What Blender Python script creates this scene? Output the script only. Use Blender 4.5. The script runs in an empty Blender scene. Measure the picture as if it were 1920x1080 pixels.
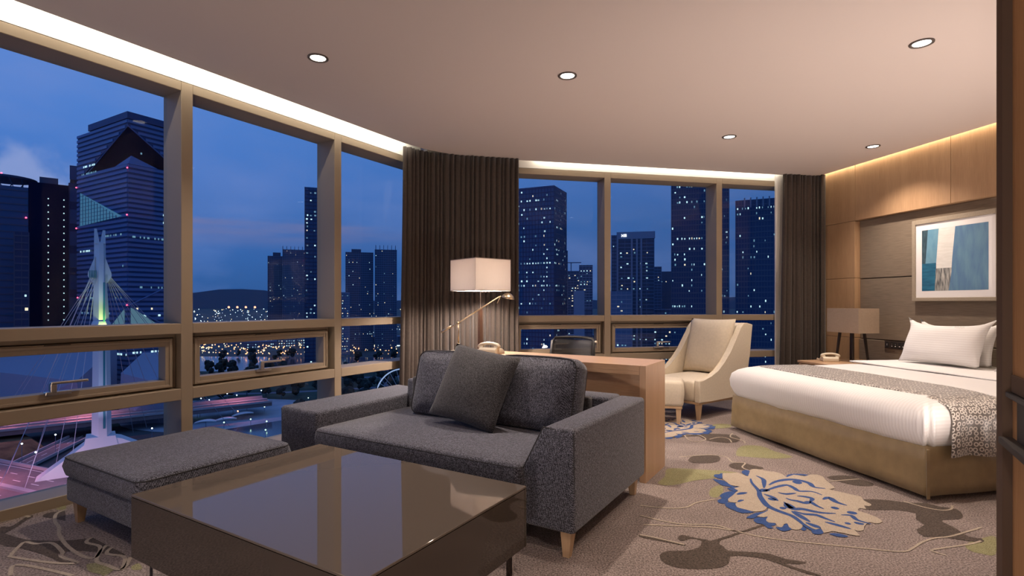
import bpy, bmesh, math, random
from mathutils import Vector, Matrix
random.seed(7)
SC = bpy.context.scene
COL = SC.collection
PI = math.pi
A1 = math.radians(31.4607)      # direction of the left window wall
A3 = math.radians(11.9477)      # direction of the far window wall
D1 = 3.7042                     # distance of the left window wall
D3 = 5.6643                     # distance of the far window wall
DH = 4.9652                     # distance of the bed wall
d1 = Vector((math.sin(A1), math.cos(A1), 0)); n1 = Vector((-math.cos(A1), math.sin(A1), 0))
d3 = Vector((math.cos(A3), math.sin(A3), 0)); n3 = Vector((-math.sin(A3), math.cos(A3), 0))
ZV = Vector((0, 0, 1))
RW = -A1                        # turn of things set square to the left windows
RB = A3                         # turn of things set square to the bed wall
CEIL = 2.65

def Wp(s, t, z=0.0):            # s along the left windows, t into the room
    return n1*(D1-t) + d1*s + ZV*z
def Bp(u, v, z=0.0):            # u towards the bed wall, v towards the far windows
    return d3*u + n3*v + ZV*z

# ------------------------------------------------------------------ camera
cam_d = bpy.data.cameras.new('camera'); cam = bpy.data.objects.new('camera', cam_d); COL.objects.link(cam)
cam.location = (0, 0, 1.13); cam.rotation_euler = (PI/2, 0, 0)
cam_d.sensor_fit = 'HORIZONTAL'; cam_d.sensor_width = 36.0
cam_d.lens = 1012.48/1920*36.0
cam_d.shift_y = (568.92-540)/1920
cam_d.clip_start = 0.05; cam_d.clip_end = 20000
SC.camera = cam

# ------------------------------------------------------------------ world: dusk sky
w = bpy.data.worlds.new('dusk_sky'); SC.world = w; w.use_nodes = True
nt = w.node_tree; nt.nodes.clear()
def wn(t, **k):
    n = nt.nodes.new(t)
    for a, b in k.items(): setattr(n, a, b)
    return n
tc = wn('ShaderNodeTexCoord'); sp = wn('ShaderNodeSeparateXYZ'); nt.links.new(tc.outputs['Generated'], sp.inputs[0])
cr = wn('ShaderNodeValToRGB'); nt.links.new(sp.outputs['Z'], cr.inputs[0])
els = cr.color_ramp.elements
els[0].position = 0.0; els[0].color = (0.019, 0.066, 0.20, 1)
els[1].position = 0.75; els[1].color = (0.08, 0.16, 0.42, 1)
e = els.new(0.07); e.color = (0.025, 0.088, 0.27, 1)
e = els.new(0.2); e.color = (0.044, 0.126, 0.37, 1)
e = els.new(0.42); e.color = (0.075, 0.175, 0.47, 1)
mp = wn('ShaderNodeMapping'); mp.inputs['Scale'].default_value = (1.2, 1.2, 3.4); mp.inputs['Location'].default_value = (0.35, 0.1, 0.0)
nt.links.new(tc.outputs['Generated'], mp.inputs[0])
nz = wn('ShaderNodeTexNoise'); nz.inputs['Scale'].default_value = 2.3; nz.inputs['Detail'].default_value = 6; nz.inputs['Roughness'].default_value = .55
nt.links.new(mp.outputs[0], nz.inputs['Vector'])
mr = wn('ShaderNodeMapRange'); mr.inputs['From Min'].default_value = .46; mr.inputs['From Max'].default_value = .72; mr.inputs['To Max'].default_value = .55
nt.links.new(nz.outputs['Fac'], mr.inputs['Value'])
mx = wn('ShaderNodeMix', data_type='RGBA'); mx.inputs[7].default_value = (0.115, 0.175, 0.40, 1)
nt.links.new(mr.outputs[0], mx.inputs[0]); nt.links.new(cr.outputs[0], mx.inputs[6])
# the far side of the sky, right of the city, is a shade deeper
sx = wn('ShaderNodeMapRange'); sx.inputs['From Min'].default_value = -.7; sx.inputs['From Max'].default_value = .5
sx.inputs['To Min'].default_value = 1.6; sx.inputs['To Max'].default_value = 1.0
nt.links.new(sp.outputs['X'], sx.inputs['Value'])
def wm(op, a, b=None, c=None):
    n = wn('ShaderNodeMath', operation=op)
    for i, x in enumerate((a, b, c)):
        if x is None: continue
        if isinstance(x, (int, float)): n.inputs[i].default_value = x
        else: nt.links.new(x, n.inputs[i])
    return n.outputs[0]
def sm_(v, a, b):
    n = wn('ShaderNodeMapRange', interpolation_type='SMOOTHSTEP'); n.inputs['From Min'].default_value = a; n.inputs['From Max'].default_value = b; nt.links.new(v, n.inputs['Value']); return n.outputs[0]
# a heap of cumulus over the dark tower, a faint dusk streak low in the middle
nz2 = wn('ShaderNodeTexNoise'); nz2.inputs['Scale'].default_value = 26; nz2.inputs['Detail'].default_value = 5; nt.links.new(tc.outputs['Generated'], nz2.inputs['Vector'])
vm = wn('ShaderNodeVectorMath', operation='SUBTRACT'); nt.links.new(tc.outputs['Generated'], vm.inputs[0]); vm.inputs[1].default_value = (-.664, .735, .163)
vl = wn('ShaderNodeVectorMath', operation='MULTIPLY'); nt.links.new(vm.outputs[0], vl.inputs[0]); vl.inputs[1].default_value = (1, 1, 1.15)
ln = wn('ShaderNodeVectorMath', operation='LENGTH'); nt.links.new(vl.outputs[0], ln.inputs[0])
cm = sm_(wm('ADD', wm('SUBTRACT', .075, ln.outputs['Value']), wm('MULTIPLY', wm('SUBTRACT', nz2.outputs['Fac'], .5), .10)), 0.0, .045)
cmx = wn('ShaderNodeMix', data_type='RGBA'); cmx.inputs[7].default_value = (.175, .225, .42, 1); nt.links.new(wm('MULTIPLY', cm, .8), cmx.inputs[0]); nt.links.new(mx.outputs[2], cmx.inputs[6])
nz3 = wn('ShaderNodeTexNoise'); nz3.inputs['Scale'].default_value = 9; mp3 = wn('ShaderNodeMapping'); mp3.inputs['Scale'].default_value = (.6, .6, 6); nt.links.new(tc.outputs['Generated'], mp3.inputs[0]); nt.links.new(mp3.outputs[0], nz3.inputs['Vector'])
st1 = wm('MULTIPLY', sm_(sp.outputs['Z'], .085, .128), wm('SUBTRACT', 1.0, sm_(sp.outputs['Z'], .131, .139)))
st2 = wm('MULTIPLY', wm('MULTIPLY', st1, sm_(nz3.outputs['Fac'], .2, .7)), wm('SUBTRACT', 1.0, sm_(sp.outputs['X'], -.30, -.10)))
cmy = wn('ShaderNodeMix', data_type='RGBA'); cmy.inputs[7].default_value = (.105, .125, .27, 1); nt.links.new(wm('MULTIPLY', st2, .9), cmy.inputs[0]); nt.links.new(cmx.outputs[2], cmy.inputs[6])
bg = wn('ShaderNodeBackground'); nt.links.new(cmy.outputs[2], bg.inputs[0]); nt.links.new(sx.outputs[0], bg.inputs[1])
ow = wn('ShaderNodeOutputWorld'); nt.links.new(bg.outputs[0], ow.inputs[0])

# ------------------------------------------------------------------ exposure and render quality
SC.view_settings.view_transform = 'Standard'; SC.view_settings.look = 'None'
SC.view_settings.gamma = 1.0; SC.view_settings.use_curve_mapping = False
SC.view_settings.exposure = 0.0
cy = SC.cycles
cy.use_denoising = True
try: cy.denoiser = 'OPENIMAGEDENOISE'
except Exception: pass
cy.max_bounces = 9; cy.diffuse_bounces = 5; cy.glossy_bounces = 4; cy.transmission_bounces = 4; cy.transparent_max_bounces = 16
cy.caustics_reflective = False; cy.caustics_refractive = False
cy.sample_clamp_indirect = 4.0; cy.use_light_tree = True

# ------------------------------------------------------------------ lamps
WARM = (1.0, 0.83, 0.70)
LED = (1.0, 0.92, 0.78)
DOWN_W = 120.0; LED_LEFT = 22.0; LED_BACK = 11.0; LED_BED = 9.0; FILL_W = 142.0; FLOOR_LAMP_W = 138.0
def area(name, loc, direction, sx_, sy_, energy, color, along=None):
    L = bpy.data.lights.new(name, 'AREA'); L.shape = 'RECTANGLE'; L.size = sx_; L.size_y = sy_; L.energy = energy; L.color = color
    o = bpy.data.objects.new(name, L); COL.objects.link(o)
    z = -Vector(direction).normalized(); x = Vector(along).normalized() if along is not None else Vector((1, 0, 0))
    y = z.cross(x).normalized(); x = y.cross(z).normalized()
    m = Matrix((x, y, z)).transposed().to_4x4(); m.translation = Vector(loc); o.matrix_world = m
    return o
def point(name, loc, energy, color, radius=.05):
    L = bpy.data.lights.new(name, 'POINT'); L.energy = energy; L.color = color; L.shadow_soft_size = radius
    o = bpy.data.objects.new(name, L); o.location = loc; COL.objects.link(o); return o
def spot(name, loc, direction, energy, color, angle=110, blend=.7, radius=.04):
    L = bpy.data.lights.new(name, 'SPOT'); L.energy = energy; L.color = color; L.spot_size = math.radians(angle); L.spot_blend = blend; L.shadow_soft_size = radius
    o = bpy.data.objects.new(name, L); o.location = loc; COL.objects.link(o)
    o.rotation_euler = Vector(direction).to_track_quat('-Z', 'Y').to_euler(); return o
DOWNLIGHTS = [(-1.20, 3.34), (0.37, 3.60), (1.98, 4.92), (3.49, 5.22), (2.39, 3.15),
              (-1.35, .9), (.45, .8), (.3, -1.0), (-1.6, -1.0)]  # this row: unseen downlights added for more ambient light
DOWN_GAIN = [.85, 1.4, 1.0, 1.1, 1.08, .6, .8, .5, .4]
for (x_, y_), g_ in zip(DOWNLIGHTS, DOWN_GAIN):
    spot('downlight_beam', (x_, y_, CEIL-.012), (0, 0, -1), DOWN_W*g_, WARM, 118, .8, .035)
area('window_cove_led', Wp(.92, .135, 2.735), n1-ZV*.15, 6.15, .02, LED_LEFT, LED, d1)
area('far_window_cove_led', Bp(2.95, D3-.068, 2.735), n3-ZV*.03, 3.0, .015, LED_BACK, LED, d3)
area('bed_wall_cove_led', Bp(DH-.032, 3.6, 2.70), d3*.35-ZV, 4.0, .02, LED_BED, (1.0, .84, .6), n3)

# added fill spots out of view brighten the ceiling (their cans are built with the furniture)
FILL_LIGHTS = [(tuple(Bp(2.75, 1.66, .27)), tuple(Bp(2.6, 3.6, CEIL)), .85), (tuple(Bp(4.35, 1.66, .27)), tuple(Bp(3.6, 3.9, CEIL)), 1.0),
            (tuple(Wp(-1.0, 3.7, .27)), tuple(Wp(2.6, 2.6, CEIL)), .95), (tuple(Wp(-1.6, 1.6, .27)), tuple(Wp(2.0, 1.6, CEIL)), .45)]
for p_, q_, g_ in FILL_LIGHTS:
    spot('uplighter_beam', p_, Vector(q_)-Vector(p_), FILL_W*g_, (1.0, .83, .75), 112, .85, .07)

# ------------------------------------------------------------------ materials
def mat(name):
    m = bpy.data.materials.new(name); m.use_nodes = True
    return m, m.node_tree, m.node_tree.nodes['Principled BSDF']
def L_(t, a, b): t.links.new(a, b)
def simple(name, col, rough=.6, metal=0.0, spec=.5, noise=0, scale=20, bump=0.0, bscale=200, stretch=None, sheen=0, emis=None, es=0):
    m, t, b = mat(name)
    b.inputs['Base Color'].default_value = (*col, 1); b.inputs['Roughness'].default_value = rough
    b.inputs['Metallic'].default_value = metal; b.inputs['Specular IOR Level'].default_value = spec
    if sheen: b.inputs['Sheen Weight'].default_value = sheen
    if emis: b.inputs['Emission Color'].default_value = (*emis, 1); b.inputs['Emission Strength'].default_value = es
    if noise or bump:
        tc = t.nodes.new('ShaderNodeTexCoord'); mp = t.nodes.new('ShaderNodeMapping')
        if stretch: mp.inputs['Scale'].default_value = stretch
        L_(t, tc.outputs['Object'], mp.inputs[0])
    if noise:
        n = t.nodes.new('ShaderNodeTexNoise'); n.inputs['Scale'].default_value = scale; n.inputs['Detail'].default_value = 5
        L_(t, mp.outputs[0], n.inputs['Vector'])
        r = t.nodes.new('ShaderNodeValToRGB'); r.color_ramp.elements[0].position = .3; r.color_ramp.elements[1].position = .7
        r.color_ramp.elements[0].color = (*[c*(1-noise) for c in col], 1); r.color_ramp.elements[1].color = (*[min(1, c*(1+noise)) for c in col], 1)
        L_(t, n.outputs['Fac'], r.inputs[0]); L_(t, r.outputs[0], b.inputs['Base Color'])
    if bump:
        n2 = t.nodes.new('ShaderNodeTexNoise'); n2.inputs['Scale'].default_value = bscale; n2.inputs['Detail'].default_value = 3
        L_(t, mp.outputs[0], n2.inputs['Vector'])
        bp = t.nodes.new('ShaderNodeBump'); bp.inputs['Strength'].default_value = bump; bp.inputs['Distance'].default_value = .004
        L_(t, n2.outputs['Fac'], bp.inputs['Height']); L_(t, bp.outputs[0], b.inputs['Normal'])
    return m
def emit(name, col, st):
    m, t, b = mat(name)
    b.inputs['Base Color'].default_value = (.02, .02, .02, 1)
    b.inputs['Emission Color'].default_value = (*col, 1); b.inputs['Emission Strength'].default_value = st
    try: m.cycles.emission_sampling = 'NONE'
    except Exception: pass
    return m
def wood(name, c1, c2, axis='Z', scale=9, rough=.38, ring=26):
    m, t, b = mat(name)
    tc = t.nodes.new('ShaderNodeTexCoord'); mp = t.nodes.new('ShaderNodeMapping')
    k = {'X': (.08, 1, 1), 'Y': (1, .08, 1), 'Z': (1, 1, .05)}[axis]
    mp.inputs['Scale'].default_value = k; L_(t, tc.outputs['Object'], mp.inputs[0])
    n = t.nodes.new('ShaderNodeTexNoise'); n.inputs['Scale'].default_value = scale; n.inputs['Detail'].default_value = 8; n.inputs['Roughness'].default_value = .62
    L_(t, mp.outputs[0], n.inputs['Vector'])
    n2 = t.nodes.new('ShaderNodeTexNoise'); n2.inputs['Scale'].default_value = ring*6; n2.inputs['Detail'].default_value = 3
    L_(t, mp.outputs[0], n2.inputs['Vector'])
    mxx = t.nodes.new('ShaderNodeMix'); mxx.inputs[0].default_value = .4
    L_(t, n.outputs['Fac'], mxx.inputs[2]); L_(t, n2.outputs['Fac'], mxx.inputs[3])
    r = t.nodes.new('ShaderNodeValToRGB'); r.color_ramp.elements[0].position = .33; r.color_ramp.elements[1].position = .68
    r.color_ramp.elements[0].color = (*c1, 1); r.color_ramp.elements[1].color = (*c2, 1)
    L_(t, mxx.outputs[0], r.inputs[0]); L_(t, r.outputs[0], b.inputs['Base Color'])
    b.inputs['Roughness'].default_value = rough; b.inputs['Specular IOR Level'].default_value = .4
    return m
def speckle(name, dark, light, scale, rough=.9, mid=.5, width=.16, bump=.5, sheen=.2, big=0.0):
    """woven or tufted cloth: fine light and dark threads"""
    m, t, b = mat(name)
    tc = t.nodes.new('ShaderNodeTexCoord')
    n = t.nodes.new('ShaderNodeTexNoise'); n.inputs['Scale'].default_value = scale; n.inputs['Detail'].default_value = 2
    L_(t, tc.outputs['Object'], n.inputs['Vector'])
    r = t.nodes.new('ShaderNodeValToRGB'); r.color_ramp.elements[0].position = mid-width; r.color_ramp.elements[1].position = mid+width
    r.color_ramp.elements[0].color = (*dark, 1); r.color_ramp.elements[1].color = (*light, 1)
    L_(t, n.outputs['Fac'], r.inputs[0])
    out = r.outputs[0]
    if big:
        n3_ = t.nodes.new('ShaderNodeTexNoise'); n3_.inputs['Scale'].default_value = 4; n3_.inputs['Detail'].default_value = 3
        L_(t, tc.outputs['Object'], n3_.inputs['Vector'])
        q = t.nodes.new('ShaderNodeMapRange'); q.inputs['From Min'].default_value = .3; q.inputs['From Max'].default_value = .7
        q.inputs['To Min'].default_value = 1-big; q.inputs['To Max'].default_value = 1+big
        L_(t, n3_.outputs['Fac'], q.inputs['Value'])
        mm = t.nodes.new('ShaderNodeMix'); mm.data_type = 'RGBA'; mm.blend_type = 'MULTIPLY'; mm.inputs[0].default_value = 1
        L_(t, out, mm.inputs[6]); L_(t, q.outputs[0], mm.inputs[7]); out = mm.outputs[2]
    L_(t, out, b.inputs['Base Color'])
    bp = t.nodes.new('ShaderNodeBump'); bp.inputs['Strength'].default_value = bump; bp.inputs['Distance'].default_value = .002
    L_(t, n.outputs['Fac'], bp.inputs['Height']); L_(t, bp.outputs[0], b.inputs['Normal'])
    b.inputs['Roughness'].default_value = rough; b.inputs['Specular IOR Level'].default_value = .15; b.inputs['Sheen Weight'].default_value = sheen
    return m

M = {}
M['ceiling'] = simple('ceiling_paint', (.66, .575, .525), .85, spec=.2)
M['white_board'] = simple('white_board', (.82, .79, .72), .7)
M['plaster'] = simple('plaster', (.50, .43, .37), .85)
M['carpet'] = speckle('carpet_taupe', (.092, .071, .064), (.40, .325, .295), 130, .95, .5, .17, .8, .1, .12)
M['carpet_dark'] = speckle('carpet_brown', (.036, .027, .021), (.125, .095, .076), 130, .95, .5, .17, .8, .1)
M['carpet_green'] = speckle('carpet_olive', (.15, .14, .06), (.37, .35, .19), 210, .95, .5, .17, .8, .1)
M['carpet_cream'] = speckle('carpet_cream', (.34, .28, .215), (.50, .42, .33), 210, .95, .5, .17, .8, .1)
M['carpet_blue'] = speckle('carpet_blue', (.020, .052, .165), (.045, .10, .29), 210, .95, .5, .17, .8, .1)
M['alu'] = simple('bronze_aluminium', (.30, .235, .165), .5, .15, .4)
M['alu_dark'] = simple('bronze_gasket', (.06, .05, .04), .5, .3)
M['chrome'] = simple('chrome', (.8, .79, .77), .08, 1.0)
M['steel'] = simple('brushed_steel', (.62, .58, .52), .28, 1.0, noise=.08, scale=120)
M['brass'] = simple('satin_brass', (.66, .52, .34), .3, 1.0, noise=.06, scale=120)
M['oak'] = wood('oak_veneer_wall', (.33, .195, .105), (.47, .30, .17), 'Z', 7, .42)
M['oak_desk'] = wood('oak_veneer_desk', (.47, .29, .165), (.60, .39, .235), 'X', 8, .32)
M['oak_leg'] = wood('oak_leg', (.42, .28, .16), (.55, .38, .23), 'Z', 14, .4)
M['walnut'] = wood('dark_walnut', (.085, .045, .03), (.15, .08, .05), 'Z', 14, .35)
M['dark_leg'] = simple('black_brown_leg', (.025, .017, .013), .4)
M['partition'] = wood('partition_veneer', (.34, .18, .08), (.45, .25, .12), 'Z', 6, .65)
M['partition'].node_tree.nodes['Principled BSDF'].inputs['Specular IOR Level'].default_value = 0.0
M['trim_dark'] = simple('dark_bronze_trim', (.13, .090, .066), .7, .0, .0)
M['black_lacquer'] = simple('black_lacquer', (.03, .024, .022), .55, spec=.25)
def weave(name, dark, light, scale, rnd_=.35, bump=.6, sheen=.25):
    """basket weave: pale knots of thread on a dark ground"""
    m, t, b = mat(name); tc = t.nodes.new('ShaderNodeTexCoord')
    mp = t.nodes.new('ShaderNodeMapping'); mp.inputs['Rotation'].default_value = (.5, .35, .78); L_(t, tc.outputs['Object'], mp.inputs[0])
    v = t.nodes.new('ShaderNodeTexVoronoi'); v.inputs['Scale'].default_value = scale; v.inputs['Randomness'].default_value = rnd_; L_(t, mp.outputs[0], v.inputs['Vector'])
    r = t.nodes.new('ShaderNodeValToRGB'); r.color_ramp.elements[0].position = .30; r.color_ramp.elements[1].position = .62
    r.color_ramp.elements[0].color = (*light, 1); r.color_ramp.elements[1].color = (*dark, 1); L_(t, v.outputs['Distance'], r.inputs[0])
    n = t.nodes.new('ShaderNodeTexNoise'); n.inputs['Scale'].default_value = scale*.45; n.inputs['Detail'].default_value = 2; L_(t, tc.outputs['Object'], n.inputs['Vector'])
    q = t.nodes.new('ShaderNodeMapRange'); q.inputs['From Min'].default_value = .3; q.inputs['From Max'].default_value = .7; q.inputs['To Min'].default_value = .6; q.inputs['To Max'].default_value = 1.35; L_(t, n.outputs['Fac'], q.inputs['Value'])
    mm = t.nodes.new('ShaderNodeMix'); mm.data_type = 'RGBA'; mm.blend_type = 'MULTIPLY'; mm.inputs[0].default_value = 1; L_(t, r.outputs[0], mm.inputs[6]); L_(t, q.outputs[0], mm.inputs[7]); L_(t, mm.outputs[2], b.inputs['Base Color'])
    bp = t.nodes.new('ShaderNodeBump'); bp.invert = True; bp.inputs['Strength'].default_value = bump; bp.inputs['Distance'].default_value = .002; L_(t, v.outputs['Distance'], bp.inputs['Height']); L_(t, bp.outputs[0], b.inputs['Normal'])
    b.inputs['Roughness'].default_value = .95; b.inputs['Specular IOR Level'].default_value = .15; b.inputs['Sheen Weight'].default_value = sheen
    return m
M['tweed'] = weave('charcoal_tweed', (.014, .0145, .021), (.185, .188, .232), 175)
M['tweed_plain'] = weave('charcoal_plain_weave', (.019, .019, .022), (.115, .112, .118), 260)
M['piping'] = simple('charcoal_piping', (.035, .034, .038), .9)
M['cream_cloth'] = simple('cream_upholstery', (.66, .58, .455), .62, spec=.35, noise=.05, scale=60, bump=.12, bscale=300)
M['cream_pillow'] = simple('cream_cushion', (.62, .535, .41), .6, spec=.35, noise=.05, scale=40, bump=.15, bscale=260)
M['valance'] = simple('olive_gold_satin', (.30, .215, .105), .42, spec=.5, noise=.12, scale=14, bump=.3, bscale=24, sheen=.2)
M['curtain'] = simple('brown_curtain', (.050, .036, .028), .75, spec=.3, noise=.15, scale=50, sheen=.2, bump=.2, bscale=220)
M['headboard'] = simple('taupe_fabric', (.215, .168, .124), .85, spec=.2, noise=.16, scale=30, stretch=(1, .25, 5), bump=.2, bscale=160)
M['frame_taupe'] = simple('taupe_frame', (.33, .275, .205), .7, noise=.08, scale=90)
M['mat_white'] = simple('white_mount', (.83, .81, .80), .7)
M['plastic_white'] = simple('ivory_plastic', (.68, .61, .48), .35)
M['plastic_grey'] = simple('grey_plastic', (.30, .27, .23), .4)
M['black_plastic'] = simple('black_plastic', (.018, .017, .017), .45)
M['socket'] = simple('brown_socket_plate', (.045, .032, .026), .35)
M['mark_white'] = simple('white_print', (.75, .72, .68), .5)
M['thread'] = simple('grey_thread', (.50, .49, .50), .8)
M['ring_dark'] = simple('downlight_ring', (.09, .07, .06), .5)
M['lamp_lens'] = emit('lamp_lens', (1.0, .95, .86), 7.0)
M['shade_taupe'] = simple('taupe_lampshade', (.37, .275, .195), .75, noise=.05, scale=60)
M['shade_trim'] = simple('shade_edge_binding', (.25, .20, .17), .7)

def linen():
    m, t, b = mat('white_striped_linen')
    uv = t.nodes.new('ShaderNodeUVMap'); sp = t.nodes.new('ShaderNodeSeparateXYZ'); L_(t, uv.outputs[0], sp.inputs[0])
    mu = t.nodes.new('ShaderNodeMath'); mu.operation = 'MULTIPLY'; mu.inputs[1].default_value = 2*PI/.021; L_(t, sp.outputs[0], mu.inputs[0])
    si = t.nodes.new('ShaderNodeMath'); si.operation = 'SINE'; L_(t, mu.outputs[0], si.inputs[0])
    r = t.nodes.new('ShaderNodeMapRange'); r.inputs['From Min'].default_value = -.35; r.inputs['From Max'].default_value = .35
    L_(t, si.outputs[0], r.inputs['Value'])
    mx_ = t.nodes.new('ShaderNodeMix'); mx_.data_type = 'RGBA'; mx_.inputs[6].default_value = (.785, .765, .745, 1); mx_.inputs[7].default_value = (.83, .815, .80, 1)
    L_(t, r.outputs[0], mx_.inputs[0]); L_(t, mx_.outputs[2], b.inputs['Base Color'])
    bp = t.nodes.new('ShaderNodeBump'); bp.inputs['Strength'].default_value = .15; bp.inputs['Distance'].default_value = .003
    L_(t, r.outputs[0], bp.inputs['Height']); L_(t, bp.outputs[0], b.inputs['Normal'])
    b.inputs['Roughness'].default_value = .7; b.inputs['Sheen Weight'].default_value = .2; b.inputs['Specular IOR Level'].default_value = .25
    return m
M['linen'] = linen()
M['linen_plain'] = simple('white_linen', (.82, .80, .785), .75, spec=.25, bump=.06, bscale=60)

def runner_mat():
    m, t, b = mat('bed_runner_rings')
    uv = t.nodes.new('ShaderNodeUVMap')
    v = t.nodes.new('ShaderNodeTexVoronoi'); v.voronoi_dimensions = '2D'; v.inputs['Scale'].default_value = 32; v.inputs['Randomness'].default_value = .4
    L_(t, uv.outputs[0], v.inputs['Vector'])
    r = t.nodes.new('ShaderNodeValToRGB'); el = r.color_ramp.elements
    r.color_ramp.interpolation = 'LINEAR'
    dk = (.12, .098, .080, 1); lt = (.72, .67, .60, 1)
    el[0].position = 0; el[0].color = (.10, .08, .065, 1)
    el[1].position = 1; el[1].color = dk
    for p, c in ((.20, (.13, .105, .085, 1)), (.25, lt), (.40, lt), (.46, dk)):
        e_ = el.new(p); e_.color = c
    L_(t, v.outputs['Distance'], r.inputs[0]); L_(t, r.outputs[0], b.inputs['Base Color'])
    b.inputs['Roughness'].default_value = .4; b.inputs['Sheen Weight'].default_value = .5
    return m
M['runner'] = runner_mat()

def glass_mat():
    m, t, b = mat('window_glass'); t.nodes.remove(b)
    out = t.nodes['Material Output']
    tr = t.nodes.new('ShaderNodeBsdfTransparent'); tr.inputs[0].default_value = (.96, .98, .985, 1)
    gl = t.nodes.new('ShaderNodeBsdfGlossy'); gl.inputs['Roughness'].default_value = 0.0; gl.inputs[0].default_value = (.85, .85, .85, 1)
    # Schlick reflectance, the same on both faces of the pane
    ge = t.nodes.new('ShaderNodeNewGeometry'); dt = t.nodes.new('ShaderNodeVectorMath'); dt.operation = 'DOT_PRODUCT'
    L_(t, ge.outputs['Normal'], dt.inputs[0]); L_(t, ge.outputs['Incoming'], dt.inputs[1])
    def mth(op, a, b=None):
        n = t.nodes.new('ShaderNodeMath'); n.operation = op
        for i, x in enumerate((a, b)):
            if x is None: continue
            if isinstance(x, (int, float)): n.inputs[i].default_value = x
            else: L_(t, x, n.inputs[i])
        return n.outputs[0]
    fr_ = mth('ADD', mth('MULTIPLY', mth('POWER', mth('SUBTRACT', 1.0, mth('ABSOLUTE', dt.outputs['Value'])), 4.6), .18), .011)
    mxs = t.nodes.new('ShaderNodeMixShader'); L_(t, fr_, mxs.inputs[0]); L_(t, tr.outputs[0], mxs.inputs[1]); L_(t, gl.outputs[0], mxs.inputs[2])
    L_(t, mxs.outputs[0], out.inputs[0])
    return m
M['glass'] = glass_mat()

def shade_mat():
    m, t, b = mat('white_lampshade'); t.nodes.remove(b); out = t.nodes['Material Output']
    df = t.nodes.new('ShaderNodeBsdfDiffuse'); df.inputs[0].default_value = (.75, .70, .66, 1)
    tl = t.nodes.new('ShaderNodeBsdfTranslucent'); tl.inputs[0].default_value = (.94, .89, .85, 1)
    tcs = t.nodes.new('ShaderNodeTexCoord'); n = t.nodes.new('ShaderNodeTexNoise'); n.inputs['Scale'].default_value = 30
    mp_ = t.nodes.new('ShaderNodeMapping'); mp_.inputs['Scale'].default_value = (4, 4, .5); L_(t, tcs.outputs['Object'], mp_.inputs[0]); L_(t, mp_.outputs[0], n.inputs['Vector'])
    rr = t.nodes.new('ShaderNodeMapRange'); rr.inputs['To Min'].default_value = .42; rr.inputs['To Max'].default_value = .58; L_(t, n.outputs['Fac'], rr.inputs['Value'])
    mxs = t.nodes.new('ShaderNodeMixShader'); L_(t, rr.outputs[0], mxs.inputs[0]); L_(t, df.outputs[0], mxs.inputs[1]); L_(t, tl.outputs[0], mxs.inputs[2]); L_(t, mxs.outputs[0], out.inputs[0])
    return m
M['shade_white'] = shade_mat()
def bronze_glass():
    m, t, b = mat('bronze_mirror_glass')
    b.inputs['Base Color'].default_value = (.108, .088, .072, 1); b.inputs['IOR'].default_value = 1.42
    b.inputs['Roughness'].default_value = .03; b.inputs['Specular Tint'].default_value = (1.0, .86, .72, 1)
    return m
M['bronze_glass'] = bronze_glass()
M['bronze_glass_side'] = simple('smoked_bronze_glass', (.045, .034, .026), .04, spec=.6)  # darker copy for the table sides, their shade put into the colour
def mesh_cloth():
    m, t, b = mat('black_chair_mesh'); out = t.nodes['Material Output']
    b.inputs['Base Color'].default_value = (.02, .018, .018, 1); b.inputs['Roughness'].default_value = .6
    tr = t.nodes.new('ShaderNodeBsdfTransparent'); mxs = t.nodes.new('ShaderNodeMixShader'); mxs.inputs[0].default_value = .72
    L_(t, tr.outputs[0], mxs.inputs[1]); L_(t, b.outputs[0], mxs.inputs[2]); L_(t, mxs.outputs[0], out.inputs[0])
    return m
M['mesh_cloth'] = mesh_cloth()

# ------------------------------------------------------------------ geometry helpers
def obj(name, bm, m=None, parent=None, smooth=False, kind=None):
    me = bpy.data.meshes.new(name)
    bmesh.ops.recalc_face_normals(bm, faces=bm.faces[:])
    bm.to_mesh(me); bm.free()
    for mm in (m if isinstance(m, (list, tuple)) else [m]):
        if mm: me.materials.append(mm)
    if smooth:
        for p in me.polygons: p.use_smooth = True
    o = bpy.data.objects.new(name, me); COL.objects.link(o)
    if parent: o.parent = parent
    if kind: o['kind'] = kind
    return o
def share(name, src, parent, loc=(0, 0, 0), rotz=0, scale=None):
    o = bpy.data.objects.new(name, src.data); COL.objects.link(o); o.parent = parent; o.location = loc; o.rotation_euler = (0, 0, rotz)
    if scale: o.scale = scale
    return o
def tag(o, label=None, cat=None, group=None, kind=None):
    if label: o['label'] = label
    if cat: o['category'] = cat
    if group: o['group'] = group
    if kind: o['kind'] = kind
    return o
def thing(name, label, cat, loc=(0, 0, 0), rotz=0, group=None, kind=None):
    o = bpy.data.objects.new(name, None); COL.objects.link(o); o.location = loc; o.rotation_euler = (0, 0, rotz)
    o.empty_display_size = .1
    return tag(o, label, cat, group, kind)
def copy_tree(o, parent=None):
    c = o.copy(); COL.objects.link(c)
    if parent: c.parent = parent
    for ch in list(o.children): copy_tree(ch, c)
    return c
def NB(): return bmesh.new()
def box(bm, x0, x1, y0, y1, z0, z1, bev=0.0, seg=2, mi=0, M4=None):
    vs = [bm.verts.new((x, y, z)) for x in (x0, x1) for y in (y0, y1) for z in (z0, z1)]
    fs = [bm.faces.new([vs[i] for i in q]) for q in ((0, 1, 3, 2), (4, 6, 7, 5), (0, 4, 5, 1), (2, 3, 7, 6), (0, 2, 6, 4), (1, 5, 7, 3))]
    for f in fs: f.material_index = mi
    geo = vs
    if bev:
        es = list({e for f in fs for e in f.edges})
        r = bmesh.ops.bevel(bm, geom=es, offset=bev, segments=seg, affect='EDGES', profile=.5)
        geo = list({v for f in r['faces'] for v in f.verts} | {v for v in vs if v.is_valid})
    if M4 is not None: bmesh.ops.transform(bm, matrix=M4, verts=geo)
    return geo
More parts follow.
